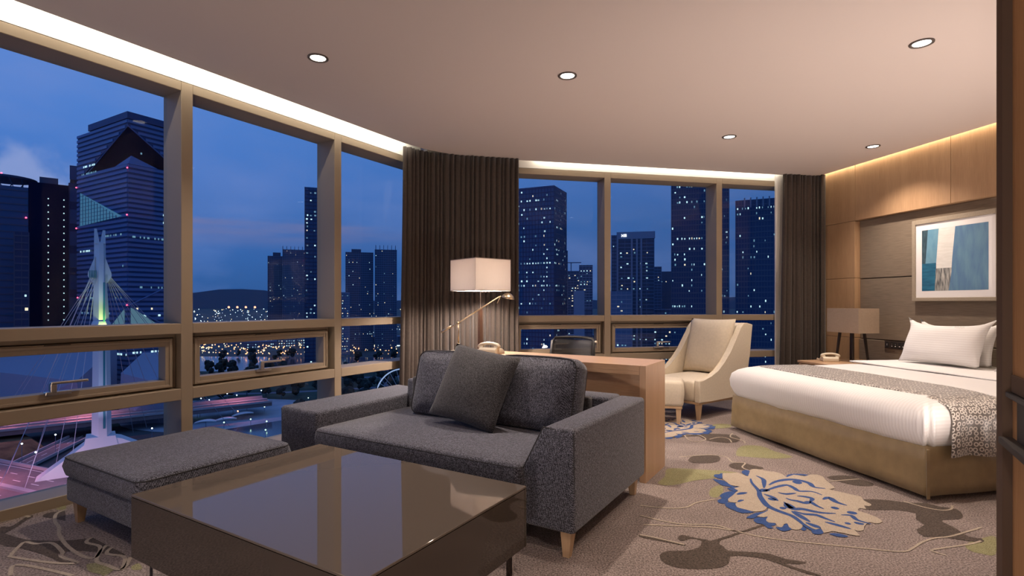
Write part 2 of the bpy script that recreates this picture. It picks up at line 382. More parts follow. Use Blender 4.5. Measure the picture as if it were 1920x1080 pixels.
def B1(x0, x1, y0, y1, z0, z1, bev=0.0, seg=2):
    bm = NB(); box(bm, x0, x1, y0, y1, z0, z1, bev, seg); return bm
def prism(bm, pts, a0, a1, axis='Z', bev=0, seg=2):
    """polygon pts (two coordinates) extruded along an axis"""
    def mk(p, a):
        return {'Z': (p[0], p[1], a), 'Y': (p[0], a, p[1]), 'X': (a, p[0], p[1])}[axis]
    lo = [bm.verts.new(mk(p, a0)) for p in pts]; hi = [bm.verts.new(mk(p, a1)) for p in pts]
    n = len(pts); fs = [bm.faces.new(lo[::-1]), bm.faces.new(hi)]
    for i in range(n): fs.append(bm.faces.new((lo[i], lo[(i+1) % n], hi[(i+1) % n], hi[i])))
    if bev:
        bmesh.ops.bevel(bm, geom=list({e for f in fs for e in f.edges}), offset=bev, segments=seg, affect='EDGES', profile=.5)
    return bm
def tube(bm, pts, r, n=8, cap=True, r2=None):
    pts = [Vector(p) for p in pts]; rings = []
    for i, p in enumerate(pts):
        a = pts[max(0, i-1)]; b = pts[min(len(pts)-1, i+1)]; d = (b-a).normalized()
        up = Vector((0, 0, 1)) if abs(d.z) < .95 else Vector((1, 0, 0))
        x = d.cross(up).normalized(); y = x.cross(d).normalized()
        rr = r if r2 is None else r+(r2-r)*i/(len(pts)-1)
        rings.append([bm.verts.new(p+x*rr*math.cos(2*PI*k/n)+y*rr*math.sin(2*PI*k/n)) for k in range(n)])
    for a, b in zip(rings, rings[1:]):
        for k in range(n): bm.faces.new((a[k], a[(k+1) % n], b[(k+1) % n], b[k]))
    if cap: bm.faces.new(rings[0][::-1]); bm.faces.new(rings[-1])
    return bm
def lathe(bm, prof, n=24, c=(0, 0, 0)):
    rings = [[bm.verts.new((c[0]+r*math.cos(2*PI*k/n), c[1]+r*math.sin(2*PI*k/n), c[2]+z)) for k in range(n)] for r, z in prof]
    for a, b in zip(rings, rings[1:]):
        for k in range(n): bm.faces.new((a[k], a[(k+1) % n], b[(k+1) % n], b[k]))
    bm.faces.new(rings[0][::-1]); bm.faces.new(rings[-1])
    return bm
def rrect(x0, x1, y0, y1, r, n=6, sub=6):
    """rounded rectangle outline with points along the sides too"""
    r = min(r, (x1-x0)/2-.001, (y1-y0)/2-.001); out = []
    cs = [(x1-r, y1-r, 0), (x0+r, y1-r, PI/2), (x0+r, y0+r, PI), (x1-r, y0+r, 3*PI/2)]
    arcs = [[(cx+r*math.cos(a0+PI/2*k/n), cy+r*math.sin(a0+PI/2*k/n)) for k in range(n+1)] for cx, cy, a0 in cs]
    for i in range(4):
        out += arcs[i]; p = arcs[i][-1]; q = arcs[(i+1) % 4][0]
        out += [(p[0]+(q[0]-p[0])*k/sub, p[1]+(q[1]-p[1])*k/sub) for k in range(1, sub)]
    return out
def loft(bm, rings, cap=True):
    R = [[bm.verts.new(p) for p in ring] for ring in rings]; n = len(R[0])
    for a, b in zip(R, R[1:]):
        for k in range(n): bm.faces.new((a[k], a[(k+1) % n], b[(k+1) % n], b[k]))
    if cap: bm.faces.new(R[0][::-1]); bm.faces.new(R[-1])
    return R
def soft_slab(x0, x1, y0, y1, z0, z1, r=.03, corner=.04, crown=.012, wob=0.0, seed=1):
    """upholstered slab: rounded plan, rounded edges, crowned top"""
    rnd = random.Random(seed); bm = NB(); rings = []
    prof = [(z0, .6*r), (z0+.3*r, .2*r), (z0+r, 0), ((z0+z1)/2, -.25*r), (z1-r, 0), (z1-.3*r, .25*r), (z1, .8*r)]
    for z, ins in prof:
        rings.append([(x, y, z) for x, y in rrect(x0+ins, x1-ins, y0+ins, y1-ins, corner)])
    w_, h_ = x1-x0, y1-y0
    for f_, dz in ((.12, .45), (.3, .85), (.44, 1.0)):
        rings.append([(x, y, z1+crown*dz) for x, y in rrect(x0+w_*f_, x1-w_*f_, y0+h_*f_, y1-h_*f_, corner)])
    loft(bm, rings)
    if wob:
        for v in bm.verts:
            v.co += Vector((rnd.uniform(-1, 1), rnd.uniform(-1, 1), rnd.uniform(-1, 1)))*wob
    return bm
def outline_tube(x0, x1, y0, y1, z, r, corner=.04):
    bm = NB(); p = [(x, y, z) for x, y in rrect(x0, x1, y0, y1, corner, 4, 3)]; tube(bm, p+[p[0]], r, 6); return bm
def pillow(w_, h_, th, pinch=.06, n=18, p=2.2, seed=0, wob=0.0, sag=0.0):
    """throw cushion in the xz plane, thickness along y, base edge at z=0"""
    bm = NB(); rnd = random.Random(seed); front = {}; back = {}
    ph = [rnd.uniform(0, 6.28) for _ in range(4)]
    for i in range(n+1):
        for j in range(n+1):
            a = -1+2*i/n; b = -1+2*j/n
            k = max(0.0, (1-abs(a)**p)*(1-abs(b)**p))**.55
            x = a*(1-pinch*(1-b*b)*abs(a)**3)*w_/2; z = b*(1-pinch*(1-a*a)*abs(b)**3)*h_/2
            z += h_/2 - sag*(1-a*a)*(.5+.5*b)
            y = th/2*k
            if wob: y *= 1+wob*(math.sin(3.1*a+ph[0])*math.cos(2.7*b+ph[1])+.6*math.sin(7*a+5*b+ph[2])*(abs(a)+abs(b))/2)
            edge = i in (0, n) or j in (0, n)
            v = bm.verts.new((x, -y, z)); front[i, j] = v
            back[i, j] = v if edge else bm.verts.new((x, y, z))
    for i in range(n):
        for j in range(n):
            bm.faces.new((front[i, j], front[i+1, j], front[i+1, j+1], front[i, j+1]))
            bm.faces.new((back[i, j], back[i, j+1], back[i+1, j+1], back[i+1, j]))
    return bm
def uv_by_normal(o, fx):
    me = o.data; uv = me.uv_layers.new(name='UVMap')
    for p in me.polygons:
        for li in p.loop_indices:
            co = me.vertices[me.loops[li].vertex_index].co
            uv.data[li].uv = fx(co, p.normal)
def taper_leg(bm, x, y, z0, z1, w0, w1, dx=0, dy=0):
    lo = [(x+dx+a*w0/2, y+dy+b*w0/2, z0) for a, b in ((-1, -1), (1, -1), (1, 1), (-1, 1))]
    hi = [(x+a*w1/2, y+b*w1/2, z1) for a, b in ((-1, -1), (1, -1), (1, 1), (-1, 1))]
    loft(bm, [lo, hi]); return bm
def bez(p0, p1, p2, n):
    return [tuple(p0[k]*(1-t)**2+2*p1[k]*t*(1-t)+p2[k]*t*t for k in range(len(p0))) for t in [i/n for i in range(n+1)]]
PETAL=[(1.401,3.584),(1.447,3.584),(1.498,3.595),(1.518,3.563),(1.539,3.522),(1.616,3.659),(1.661,3.675),(1.698,3.653),(1.719,3.627),(1.755,3.616),(1.779,3.584),(1.784,3.543),(1.783,3.502),(1.855,3.553),(1.905,3.522),(1.961,3.553),(2.007,3.553),(2.023,3.512),(2.004,3.452),(1.989,3.367),(1.97,3.294),(1.923,3.276),(1.951,3.241),(1.984,3.207),(2.01,3.174),(2.036,3.149),(2.014,3.094),(2.014,3.055),(2.014,3.025),(1.985,3.002),(1.962,3.01),(1.942,2.959),(1.916,2.973),(1.882,2.937),(1.903,2.902),(1.918,2.861),(1.923,2.822),(1.907,2.783),(1.863,2.764),(1.84,2.783),(1.774,2.721),(1.748,2.685),(1.713,2.673),(1.704,2.691),(1.69,2.622),(1.654,2.627),(1.629,2.65),(1.602,2.662),(1.584,2.673),(1.533,2.652),(1.55,2.709),(1.515,2.691),(1.502,2.721),(1.497,2.758),(1.488,2.771),(1.464,2.721),(1.43,2.691),(1.405,2.691),(1.396,2.721),(1.41,2.764),(1.389,2.758),(1.361,2.721),(1.343,2.727),(1.352,2.771),(1.322,2.777),(1.321,2.809),(1.353,2.855),(1.329,2.848),(1.298,2.861),(1.358,2.909),(1.396,2.944),(1.423,3.002),(1.392,2.959),(1.357,2.93),(1.31,2.923),(1.287,2.944),(1.263,2.966),(1.245,2.988),(1.258,3.04),(1.273,3.055),(1.236,3.063),(1.244,3.109),(1.277,3.149),(1.299,3.174),(1.325,3.207),(1.36,3.25),(1.354,3.294),(1.402,3.321),(1.358,3.348),(1.355,3.404),(1.353,3.462),(1.373,3.522)]
BLUE=[[(1.316,3.522),(1.34,3.563),(1.366,3.563),(1.384,3.584),(1.396,3.574),(1.376,3.512),(1.344,3.472),(1.326,3.492)],[(1.288,3.468),(1.323,3.452),(1.348,3.433),(1.357,3.376),(1.371,3.321),(1.421,3.33),(1.406,3.308),(1.373,3.294),(1.382,3.259),(1.417,3.241),(1.333,3.241),(1.312,3.294),(1.349,3.312),(1.302,3.348),(1.295,3.395)],[(1.217,3.166),(1.263,3.216),(1.309,3.241),(1.345,3.241),(1.299,3.174),(1.28,3.141),(1.247,3.117),(1.225,3.063),(1.196,3.04),(1.171,3.055),(1.177,3.094),(1.215,3.125)],[(1.196,3.032),(1.229,3.059),(1.261,3.047),(1.245,2.988),(1.271,2.959),(1.307,2.916),(1.237,2.905),(1.21,2.944),(1.19,2.988)],[(1.237,2.848),(1.315,2.909),(1.364,2.923),(1.42,2.973),(1.4,2.93),(1.365,2.902),(1.323,2.882),(1.27,2.835),(1.239,2.835)],[(1.256,2.809),(1.292,2.848),(1.326,2.841),(1.357,2.861),(1.321,2.809),(1.322,2.777),(1.352,2.771),(1.337,2.746),(1.311,2.733),(1.312,2.709),(1.284,2.709),(1.282,2.758),(1.257,2.771)],[(1.332,2.724),(1.361,2.721),(1.386,2.752),(1.415,2.768),(1.396,2.721),(1.396,2.697),(1.347,2.673),(1.329,2.697)],[(1.447,2.709),(1.47,2.733),(1.476,2.721),(1.468,2.691),(1.444,2.679)],[(1.491,2.758),(1.502,2.721),(1.51,2.691),(1.544,2.703),(1.529,2.65),(1.489,2.636),(1.476,2.656),(1.495,2.709),(1.483,2.733)],[(1.552,2.644),(1.585,2.65),(1.613,2.639),(1.628,2.616),(1.611,2.605),(1.576,2.611)],[(1.532,3.605),(1.568,3.649),(1.601,3.649),(1.583,3.584),(1.568,3.543),(1.537,3.532)],[(1.757,3.462),(1.804,3.543),(1.843,3.567),(1.893,3.574),(1.948,3.553),(1.914,3.492),(1.92,3.532),(1.876,3.543),(1.837,3.543),(1.789,3.482)]]
STROKES=[([(1.534,3.472),(1.505,3.385),(1.484,3.25),(1.45,3.158),(1.429,3.063),(1.423,3.002),(1.439,2.944),(1.462,2.902),(1.484,2.861),(1.488,2.809),(1.485,2.746),(1.487,2.685)],0.008),([(1.594,3.348),(1.669,3.414),(1.758,3.452),(1.823,3.443),(1.862,3.385),(1.852,3.312),(1.907,3.285)],0.0086),([(1.507,3.241),(1.565,3.276),(1.636,3.321),(1.705,3.348),(1.72,3.294),(1.723,3.241),(1.796,3.233),(1.822,3.174)],0.0069),([(1.584,3.216),(1.619,3.191),(1.687,3.207)],0.0063),([(1.586,3.125),(1.598,3.094),(1.625,3.078),(1.653,3.047),(1.69,3.063),(1.696,3.002),(1.709,2.959)],0.0075),([(1.667,3.158),(1.703,3.149),(1.732,3.117),(1.69,3.063)],0.0069),([(1.482,3.125),(1.496,3.106),(1.509,3.086)],0.0092),([(1.543,3.063),(1.54,3.002),(1.54,2.959),(1.589,2.959),(1.635,2.923),(1.677,2.902),(1.737,2.895)],0.008),([(1.786,3.101),(1.839,3.133),(1.838,3.063),(1.867,3.01)],0.008),([(1.765,2.988),(1.778,2.973),(1.792,2.959)],0.0092),([(1.752,2.875),(1.801,2.868),(1.795,2.809),(1.834,2.758)],0.0057),([(1.805,2.909),(1.829,2.905),(1.854,2.902)],0.0103),([(1.519,2.93),(1.526,2.861),(1.536,2.783)],0.008),([(1.53,2.93),(1.562,2.889),(1.619,2.875),(1.638,2.835),(1.665,2.783)],0.0069),([(1.512,2.777),(1.534,2.733),(1.548,2.709)],0.008),([(1.613,2.783),(1.652,2.746),(1.693,2.697)],0.0069),([(1.489,3.191),(1.513,3.141),(1.516,3.078)],0.0069),([(1.596,3.532),(1.609,3.462),(1.58,3.385),(1.537,3.294)],0.0063),([(1.326,3.182),(1.365,3.204),(1.4,3.216)],0.0069),([(1.282,3.063),(1.306,3.086),(1.329,3.094)],0.0046),([(1.488,2.988),(1.493,2.97),(1.501,2.959)],0.0092),([(1.712,2.777),(1.72,2.764),(1.731,2.758)],0.0069),([(1.763,2.783),(1.776,2.764),(1.798,2.758)],0.0069),([(1.491,3.233),(1.527,3.259),(1.543,3.241)],0.0115),([(1.546,3.047),(1.538,2.988),(1.538,2.966)],0.0126),([(1.796,3.433),(1.797,3.404),(1.783,3.367)],0.0126)]
DARK=[[(0.661,2.42),(0.714,2.464),(0.795,2.464),(0.864,2.499),(0.893,2.546),(0.898,2.574),(0.863,2.594),(0.821,2.571),(0.797,2.574),(0.803,2.61),(0.832,2.634),(0.874,2.604),(0.934,2.578),(0.968,2.578),(1.282,2.761),(1.28,2.739),(0.996,2.574),(0.983,2.509),(0.989,2.464),(1.067,2.455),(1.155,2.437),(1.21,2.386),(1.286,2.354),(1.239,2.338),(1.188,2.342),(1.215,2.306),(1.284,2.242),(1.242,2.246),(1.166,2.33),(1.116,2.386),(1.04,2.412),(0.977,2.412),(0.942,2.346),(0.881,2.306),(0.793,2.294),(0.714,2.306),(0.664,2.346)],[(2.028,3.111),(2.162,3.097),(2.233,3.056),(2.334,3.056),(2.372,3.002),(2.439,2.963),(2.401,2.876),(2.347,2.829),(2.263,2.817),(2.226,2.794),(2.227,2.717),(2.211,2.614),(2.254,2.594),(2.213,2.546),(2.092,2.604),(1.996,2.614),(2.019,2.696),(2.1,2.75),(2.114,2.829),(2.168,2.901),(2.098,2.951),(1.953,2.951),(1.947,3.002)],[(1.267,3.886),(1.343,3.999),(1.43,4.023),(1.527,3.999),(1.497,3.886),(1.409,3.821),(1.283,3.821)],[(1.518,3.779),(1.619,3.843),(1.667,3.779),(1.726,3.718),(1.692,3.67),(1.566,3.658),(1.51,3.698)],[(1.35,4.713),(1.726,4.681),(1.916,4.618),(1.871,4.439),(1.756,4.371),(1.608,4.439),(1.586,4.587),(1.44,4.557),(1.297,4.527)],[(2.045,3.509),(2.147,3.545),(2.229,3.527),(2.23,3.456),(2.264,3.387),(2.22,3.338),(2.12,3.354),(2.06,3.438)],[(0.624,2.634),(0.686,2.604),(0.807,2.527),(0.797,2.521),(0.664,2.584),(0.619,2.61)],[(-2.578,2.719),(-2.542,2.728),(-2.537,2.755),(-2.565,2.841),(-2.561,2.88),(-2.535,2.856),(-2.531,2.812),(-2.5,2.728),(-2.491,2.657),(-2.467,2.64),(-2.325,2.582),(-2.226,2.57),(-2.137,2.57),(-2.037,2.591),(-2.028,2.607),(-1.853,2.496),(-1.732,2.423),(-1.799,2.423),(-1.887,2.452),(-1.997,2.463),(-2.05,2.437),(-1.974,2.374),(-1.902,2.354),(-1.893,2.334),(-1.93,2.34),(-1.979,2.36),(-2.098,2.423),(-2.203,2.466),(-2.305,2.504),(-2.4,2.531)],[(-2.502,2.88),(-2.489,2.921),(-2.449,2.921),(-2.435,2.942),(-2.327,2.812),(-2.342,2.812),(-2.421,2.841),(-2.468,2.851)]]
GREEN=[[(1.053,3.678),(1.144,3.698),(1.349,3.658),(1.438,3.639),(1.509,3.582),(1.31,3.491),(1.155,3.438),(0.994,3.354),(0.914,3.387),(0.999,3.527)],[(1.669,4.023),(1.815,4.273),(1.97,4.273),(2.007,4.119),(2.068,3.976),(1.915,3.931),(1.728,3.976)],[(2.121,2.527),(2.254,2.594),(2.34,2.614),(2.175,2.429),(2.118,2.437),(2.093,2.464)],[(1.213,3.29),(1.292,3.354),(1.277,3.259),(1.189,3.14),(1.163,3.183)],[(1.839,4.987),(1.933,5.061),(2.032,5.038),(1.982,4.916),(1.832,4.881)],[(-1.823,2.314),(-1.84,2.34),(-1.809,2.35),(-1.791,2.347),(-1.724,2.314),(-1.693,2.298),(-1.686,2.263),(-1.693,2.239),(-1.717,2.251),(-1.783,2.276)],[(-1.632,2.314),(-1.623,2.347),(-1.574,2.298),(-1.605,2.288)],[(-2.505,2.963),(-2.497,3.018),(-2.448,2.958)]]
VINES=[[(0.682,2.876),(0.776,2.806),(0.873,2.761),(1.032,2.75),(1.11,2.675),(1.217,2.604),(1.363,2.555),(1.509,2.518),(1.65,2.481),(1.778,2.455),(1.86,2.499),(1.928,2.546),(2.024,2.594),(2.117,2.614),(2.237,2.664),(2.365,2.721)],[(1.944,2.42),(1.914,2.464),(1.984,2.49),(2.13,2.527),(2.229,2.565)],[(0.715,3.015),(0.862,2.976),(0.964,2.989),(1.048,3.061),(1.168,3.111)],[(2.233,3.083),(2.283,2.989),(2.347,2.946),(2.41,2.963),(2.457,3.015)],[(1.916,4.694),(1.845,4.557),(1.9,4.439),(1.878,4.354)],[(1.228,3.967),(1.457,4.023),(1.571,3.976),(1.569,3.843),(1.648,3.821),(1.585,3.718),(1.605,3.639)],[(2.009,3.428),(2.123,3.449),(2.241,3.473)],[(1.475,4.618),(1.592,4.649),(1.614,4.497),(1.525,4.41),(1.465,4.45),(1.475,4.618)],[(1.639,4.485),(1.755,4.557),(1.806,4.497),(1.782,4.382)],[(0.672,2.756),(0.83,2.739),(1.003,2.721),(1.125,2.671)],[(0.624,2.634),(0.686,2.604),(0.807,2.527)],[(-2.443,2.953),(-2.444,2.896),(-2.364,2.793),(-2.28,2.719),(-2.214,2.64),(-2.097,2.535),(-1.994,2.459),(-1.898,2.402),(-1.853,2.395),(-1.874,2.452),(-1.92,2.512),(-1.999,2.543),(-2.024,2.574),(-2.025,2.603)],[(-1.891,2.519),(-1.875,2.466),(-1.822,2.367),(-1.744,2.327),(-1.661,2.288),(-1.689,2.354),(-1.735,2.409),(-1.817,2.43),(-1.843,2.459),(-1.85,2.496)],[(-1.658,2.288),(-1.659,2.321),(-1.697,2.402)],[(-1.896,2.354),(-1.901,2.344),(-2.003,2.35),(-2.218,2.402),(-2.248,2.423),(-2.288,2.504),(-2.303,2.554),(-2.237,2.535),(-2.167,2.543),(-2.042,2.452),(-2.01,2.409),(-1.917,2.364),(-1.896,2.354)],[(-2.08,2.239),(-2.146,2.321),(-2.098,2.327),(-1.987,2.295),(-1.874,2.257),(-1.822,2.239)],[(-2.639,2.783),(-2.612,2.841),(-2.592,2.87),(-2.546,2.851)]]
# ================================================================== ROOM SHELL
def sm(pts, closed=True, n=3):
    """smooth an outline (Catmull-Rom)"""
    out = []; N = len(pts)
    rng = range(N) if closed else range(N-1)
    for i in rng:
        p0 = pts[(i-1) % N] if closed else pts[max(0, i-1)]; p1 = pts[i]; p2 = pts[(i+1) % N]; p3 = pts[(i+2) % N] if closed else pts[min(N-1, i+2)]
        for k in range(n):
            t = k/n
            out.append(tuple(.5*(2*p1[c]+(p2[c]-p0[c])*t+(2*p0[c]-5*p1[c]+4*p2[c]-p3[c])*t*t+(3*p1[c]-p0[c]-3*p2[c]+p3[c])*t**3) for c in (0, 1)))
    if not closed: out.append(tuple(pts[-1]))
    return out
def flat(pts, z):
    bm = NB(); bm.faces.new([bm.verts.new((x, y, z)) for x, y in pts]); return bm
def ribbon(pts, wid, z, taper=False):
    bm = NB(); prev = None; n = len(pts)
    for i, p in enumerate(pts):
        a = Vector(pts[max(0, i-1)]); b = Vector(pts[min(n-1, i+1)]); d = b-a
        d = d.normalized() if d.length > 1e-9 else Vector((1, 0)); q = Vector((-d.y, d.x))
        ww = wid/2*(1 if not taper else max(.18, math.sin(PI*(.08+.84*i/(n-1)))))
        l = bm.verts.new((p[0]+q.x*ww, p[1]+q.y*ww, z)); r = bm.verts.new((p[0]-q.x*ww, p[1]-q.y*ww, z))
        if prev: bm.faces.new((prev[0], l, r, prev[1]))
        prev = (l, r)
    return bm
def xy(p): return (p.x, p.y)
# ---- floor, with the printed pattern of the carpet as flat inlays
outer = [xy(Wp(-2.45, -.06)), xy(Wp(4.24, -.06)), xy(Bp(.3, D3+.06)), xy(Bp(5.1, D3+.06)), xy(Bp(5.1, 1.3)), xy(Bp(3.4, 1.3)), xy(Wp(2.6, 5.2)), xy(Wp(-2.45, 5.2))]
bm = NB(); prism(bm, outer[::-1], -.12, 0.0); floor = obj('floor', bm, M['carpet'])
tag(floor, 'taupe carpet printed with brown leaves, cream vines and a blue edged flower', 'floor', kind='structure')
for p in GREEN: obj('green_patch', flat(sm(p), .0010), M['carpet_green'], floor)
for p in DARK: obj('leaf_shape', flat(sm(p, n=2), .0016), M['carpet_dark'], floor)
for p in VINES: obj('vine_line', ribbon(sm(p, False, 4), .011 if p[0][0] > 0 else .016, .0022), M['carpet_cream'], floor)
def flower(fn, k=1.0):
    for p in BLUE: obj('blue_petal', flat([fn(q) for q in sm(p, n=2)], .0028), M['carpet_blue'], floor)
    obj('petal_field', flat([fn(q) for q in sm(PETAL, n=2)], .0034), M['carpet_cream'], floor)
    for p, wd in STROKES: obj('petal_stroke', ribbon([fn(q) for q in sm(p, False, 4)], wd*4.5*k, .0040, True), M['carpet_blue'], floor)
flower(lambda q: q)
fc = Vector((1.64, 3.1)); th = 2.3
def fl2(q):
    d = (Vector(q)-fc); c_, s_ = math.cos(th), math.sin(th); return (1.42+(d.x*c_-d.y*s_)*.85, 4.95+(d.x*s_+d.y*c_)*.85)
flower(fl2, .85)

# ---- ceiling with the curved edge of the curtain pocket
edge = [Wp(-2.3, .16), Wp(3.72, .16)]
c0 = Wp(3.72, .16); c2 = Bp(1.0, D3-.075)
# corner of the two edges
den = d1.x*d3.y-d1.y*d3.x; dd = c2-c0; k_ = (dd.x*d3.y-dd.y*d3.x)/den; c1_ = c0+d1*k_
curve = [Vector(p) for p in bez(tuple(c0), tuple(c1_), tuple(c2), 14)]
cpts = [xy(p) for p in [Wp(-2.3, .16)]+curve+[Bp(DH-.045, D3-.075), Bp(DH-.045, 1.45), Bp(2.2, 1.45)]]+[xy(Wp(2.62, 4.4)), xy(Wp(2.62, 5.0)), xy(Wp(-2.3, 5.0))]
bm = NB(); prism(bm, cpts[::-1], CEIL, CEIL+.035); ceiling = obj('ceiling', bm, M['ceiling'])
tag(ceiling, 'pinkish beige ceiling with a curved edge above the corner curtain', 'ceiling', kind='structure')
bm = NB(); prism(bm, outer[::-1], 2.86, 2.95); o = obj('trim_1', bm, M['white_board']); tag(o, 'white upper slab of the light coves above the ceiling edge', 'ceiling', kind='structure')

# ---- window walls
GD = .1775                       # depth of the glass behind the frame faces
def window_wall(origin, rot, bays, first_no, names):
    for i, (x0, x1, mull, sash) in enumerate(bays):
        wn_ = thing('window_%d' % (first_no+i), names[i], 'window', origin, rot, kind='structure')
        al = M['alu']; e = x0-(.0 if i == 0 else .0)
        if mull: obj('mullion', B1(x1, x1+.0745, 0, GD+.05, 0.0, 2.59, .003, 1), al, wn_)
        obj('top_rail', B1(x0, x1, 0, GD+.05, 2.5276, 2.589, .003, 1), al, wn_)
        obj('upper_transom', B1(x0, x1, 0, GD+.05, .9306, .998, .003, 1), al, wn_)
        obj('lower_transom', B1(x0, x1, 0, GD+.05, .4945, .5694, .003, 1), al, wn_)
        obj('bottom_rail', B1(x0, x1, 0, GD+.05, -.02, .0593, .003, 1), al, wn_)
        obj('pane', B1(x0-.005, x1+.005, GD, GD+.010, .993, 2.532), M['glass'], wn_)
        obj('pane', B1(x0-.005, x1+.005, GD, GD+.010, .055, .50), M['glass'], wn_)
        if sash:
            def ring(y0, y1, a0, a1, z0, z1, wl, wt, wb):
                b = NB()
                box(b, a0, a0+wl, y0, y1, z0, z1, .002, 1); box(b, a1-wl, a1, y0, y1, z0, z1, .002, 1)
                box(b, a0+wl, a1-wl, y0, y1, z1-wt, z1, .002, 1); box(b, a0+wl, a1-wl, y0, y1, z0, z0+wb, .002, 1); return b
            obj('frame_stop', ring(.075, GD+.04, x0, x1, .5694, .9306, .022, .028, .012), al, wn_)
            obj('gasket', ring(.068, .075, x0+.018, x1-.018, .578, .906, .008, .006, .004), M['alu_dark'], wn_)
            sh = obj('sash', ring(.050, .14, x0+.028, x1-.028, .579, .900, .046, .052, .050), al, wn_)
            obj('sash_bead', ring(.042, .052, x0+.034, x1-.034, .583, .893, .016, .016, .016), al, sh)
            obj('pane', B1(x0+.07, x1-.07, .115, .125, .625, .85), M['glass'], wn_)
            xm = x0+(x1-x0)*.46
            hb = NB(); box(hb, xm-.06, xm+.06, .028, .062, .618, .640, .004, 2); box(hb, xm-.045, xm-.015, .005, .035, .636, .690, .004, 2)
            box(hb, xm-.045, xm+.13, .000, .022, .682, .697, .004, 2)
            obj('handle', hb, M['steel'], sh)
            obj('latch_slot', B1(xm-.06, xm+.06, .044, .054, .886, .899), M['alu_dark'], sh)
        else:
            obj('pane', B1(x0-.005, x1+.005, GD, GD+.010, .56, .94), M['glass'], wn_)
window_wall(n1*D1, PI/2-A1, [(-.63, .6325, True, True), (.707, 1.892, True, True), (1.9665, 3.1475, True, True), (3.222, 4.33, False, False)], 1,
    ['tall bronze framed window bay beyond the near end of the left wall', 'left wall window bay with the twin pronged white bridge mast in view',
     'left wall window bay between the two near mullions, behind the footstool', 'narrow left wall window bay beside the corner curtain'])
window_wall(n3*D3, A3, [(1.235, 2.2505, True, True), (2.325, 3.635, True, True), (3.7095, 4.86, False, False)], 5,
    ['far wall window bay beside the lamp and corner curtain', 'widest far wall window bay, above the cream armchair', 'narrow far wall window bay beside the bedside curtain'])
# cove boards above the windows, lit by the strip lights
bm = NB(); prism(bm, [xy(Wp(-2.4, 0)), xy(Wp(4.25, 0)), xy(Wp(4.25, -.1)), xy(Wp(-2.4, -.1))], 2.592, 2.88)
tag(obj('trim_2', bm, M['white_board']), 'white lit cove board above the left windows', 'cove', kind='structure')
bm = NB(); prism(bm, [xy(Bp(.3, D3)), xy(Bp(5.0, D3)), xy(Bp(5.0, D3+.1)), xy(Bp(.3, D3+.1))], 2.592, 2.88)
tag(obj('trim_3', bm, M['white_board']), 'white lit cove board above the far windows', 'cove', kind='structure')
# solid corner behind the curtain, solid end of the far wall
bm = NB(); prism(bm, [xy(Wp(4.33, -.03)), xy(Bp(.30, D3)), xy(Bp(1.235, D3)), xy(Bp(1.235, D3+.24)), xy(Bp(.1, D3+.24)), xy(Wp(4.33, -.24))], 0, 2.88)
tag(obj('wall_corner', bm, M['plaster']), 'corner pier hidden behind the brown curtain', 'wall', kind='structure')
bm = NB(); prism(bm, [xy(Bp(4.404, D3-.024)), xy(Bp(5.2, D3-.024)), xy(Bp(5.2, D3-.004)), xy(Bp(4.404, D3-.004))], 0, 2.86)
tag(obj('wall_far', bm, M['white_board']), 'white end of the far wall behind the bedside curtain', 'wall', kind='structure')

# ---- bed wall: oak panels, fabric panels in a shallow niche
wb = thing('wall_bed', 'oak panelled bed wall with taupe fabric panels behind the pillows', 'wall', Bp(DH, 0, 0), RB, kind='structure')
for v0, v1 in ((5.078, 5.64), (4.018, 5.074), (2.95, 4.014), (1.45, 2.946)):
    obj('oak_panel', B1(0, .10, v0, v1, 2.05, 2.84, .0015, 1), M['oak'], wb)
for z0, z1 in ((0, .749), (.753, 1.412), (1.416, 2.046)):
    obj('oak_panel', B1(0, .10, 5.080, 5.64, z0, z1, .0015, 1), M['oak'], wb)
obj('backing', B1(.10, .22, 1.4, 5.7, 0, 2.88), M['alu_dark'], wb)
for v0, v1 in ((3.35, 5.079), (1.45, 3.345)):
    obj('fabric_panel', B1(.055, .10, v0, v1, 0, .738, .006, 3), M['headboard'], wb)
    obj('fabric_panel', B1(.071, .10, v0, v1, .745, 1.400, .006, 3), M['headboard'], wb)
    obj('fabric_panel', B1(.066, .10, v0, v1, 1.406, 2.049, .006, 3), M['headboard'], wb)
# ---- walls out of the picture
def slab(name, pts, z0, z1, m, label):
    bm = NB(); prism(bm, pts, z0, z1); return tag(obj(name, bm, m), label, 'wall', kind='structure')
slab('wall_right', [xy(Bp(2.36, 1.45)), xy(Bp(5.2, 1.45)), xy(Bp(5.2, 1.3)), xy(Bp(2.42, 1.3))], 0, 2.88, M['plaster'], 'plain wall on the near side of the bed, outside the picture')
slab('wall_rear', [xy(Wp(-2.3, -.2)), xy(Wp(-2.3, 5.2)), xy(Wp(-2.45, 5.2)), xy(Wp(-2.45, -.2))], 0, 2.88, M['plaster'], 'plain wall behind the viewpoint')
slab('wall_partition', [xy(Wp(-2.3, 4.21)), xy(Wp(2.52, 4.21)), xy(Wp(2.52, 4.42)), xy(Wp(-2.3, 4.42))], 0, CEIL+.01, M['partition'], 'wooden partition at the near right edge')
slab('trim_4', [xy(Wp(2.515, 4.183)), xy(Wp(2.60, 4.183)), xy(Wp(2.60, 4.43)), xy(Wp(2.515, 4.43))], 0, CEIL+.01, M['trim_dark'], 'dark bronze end post of the wooden partition')

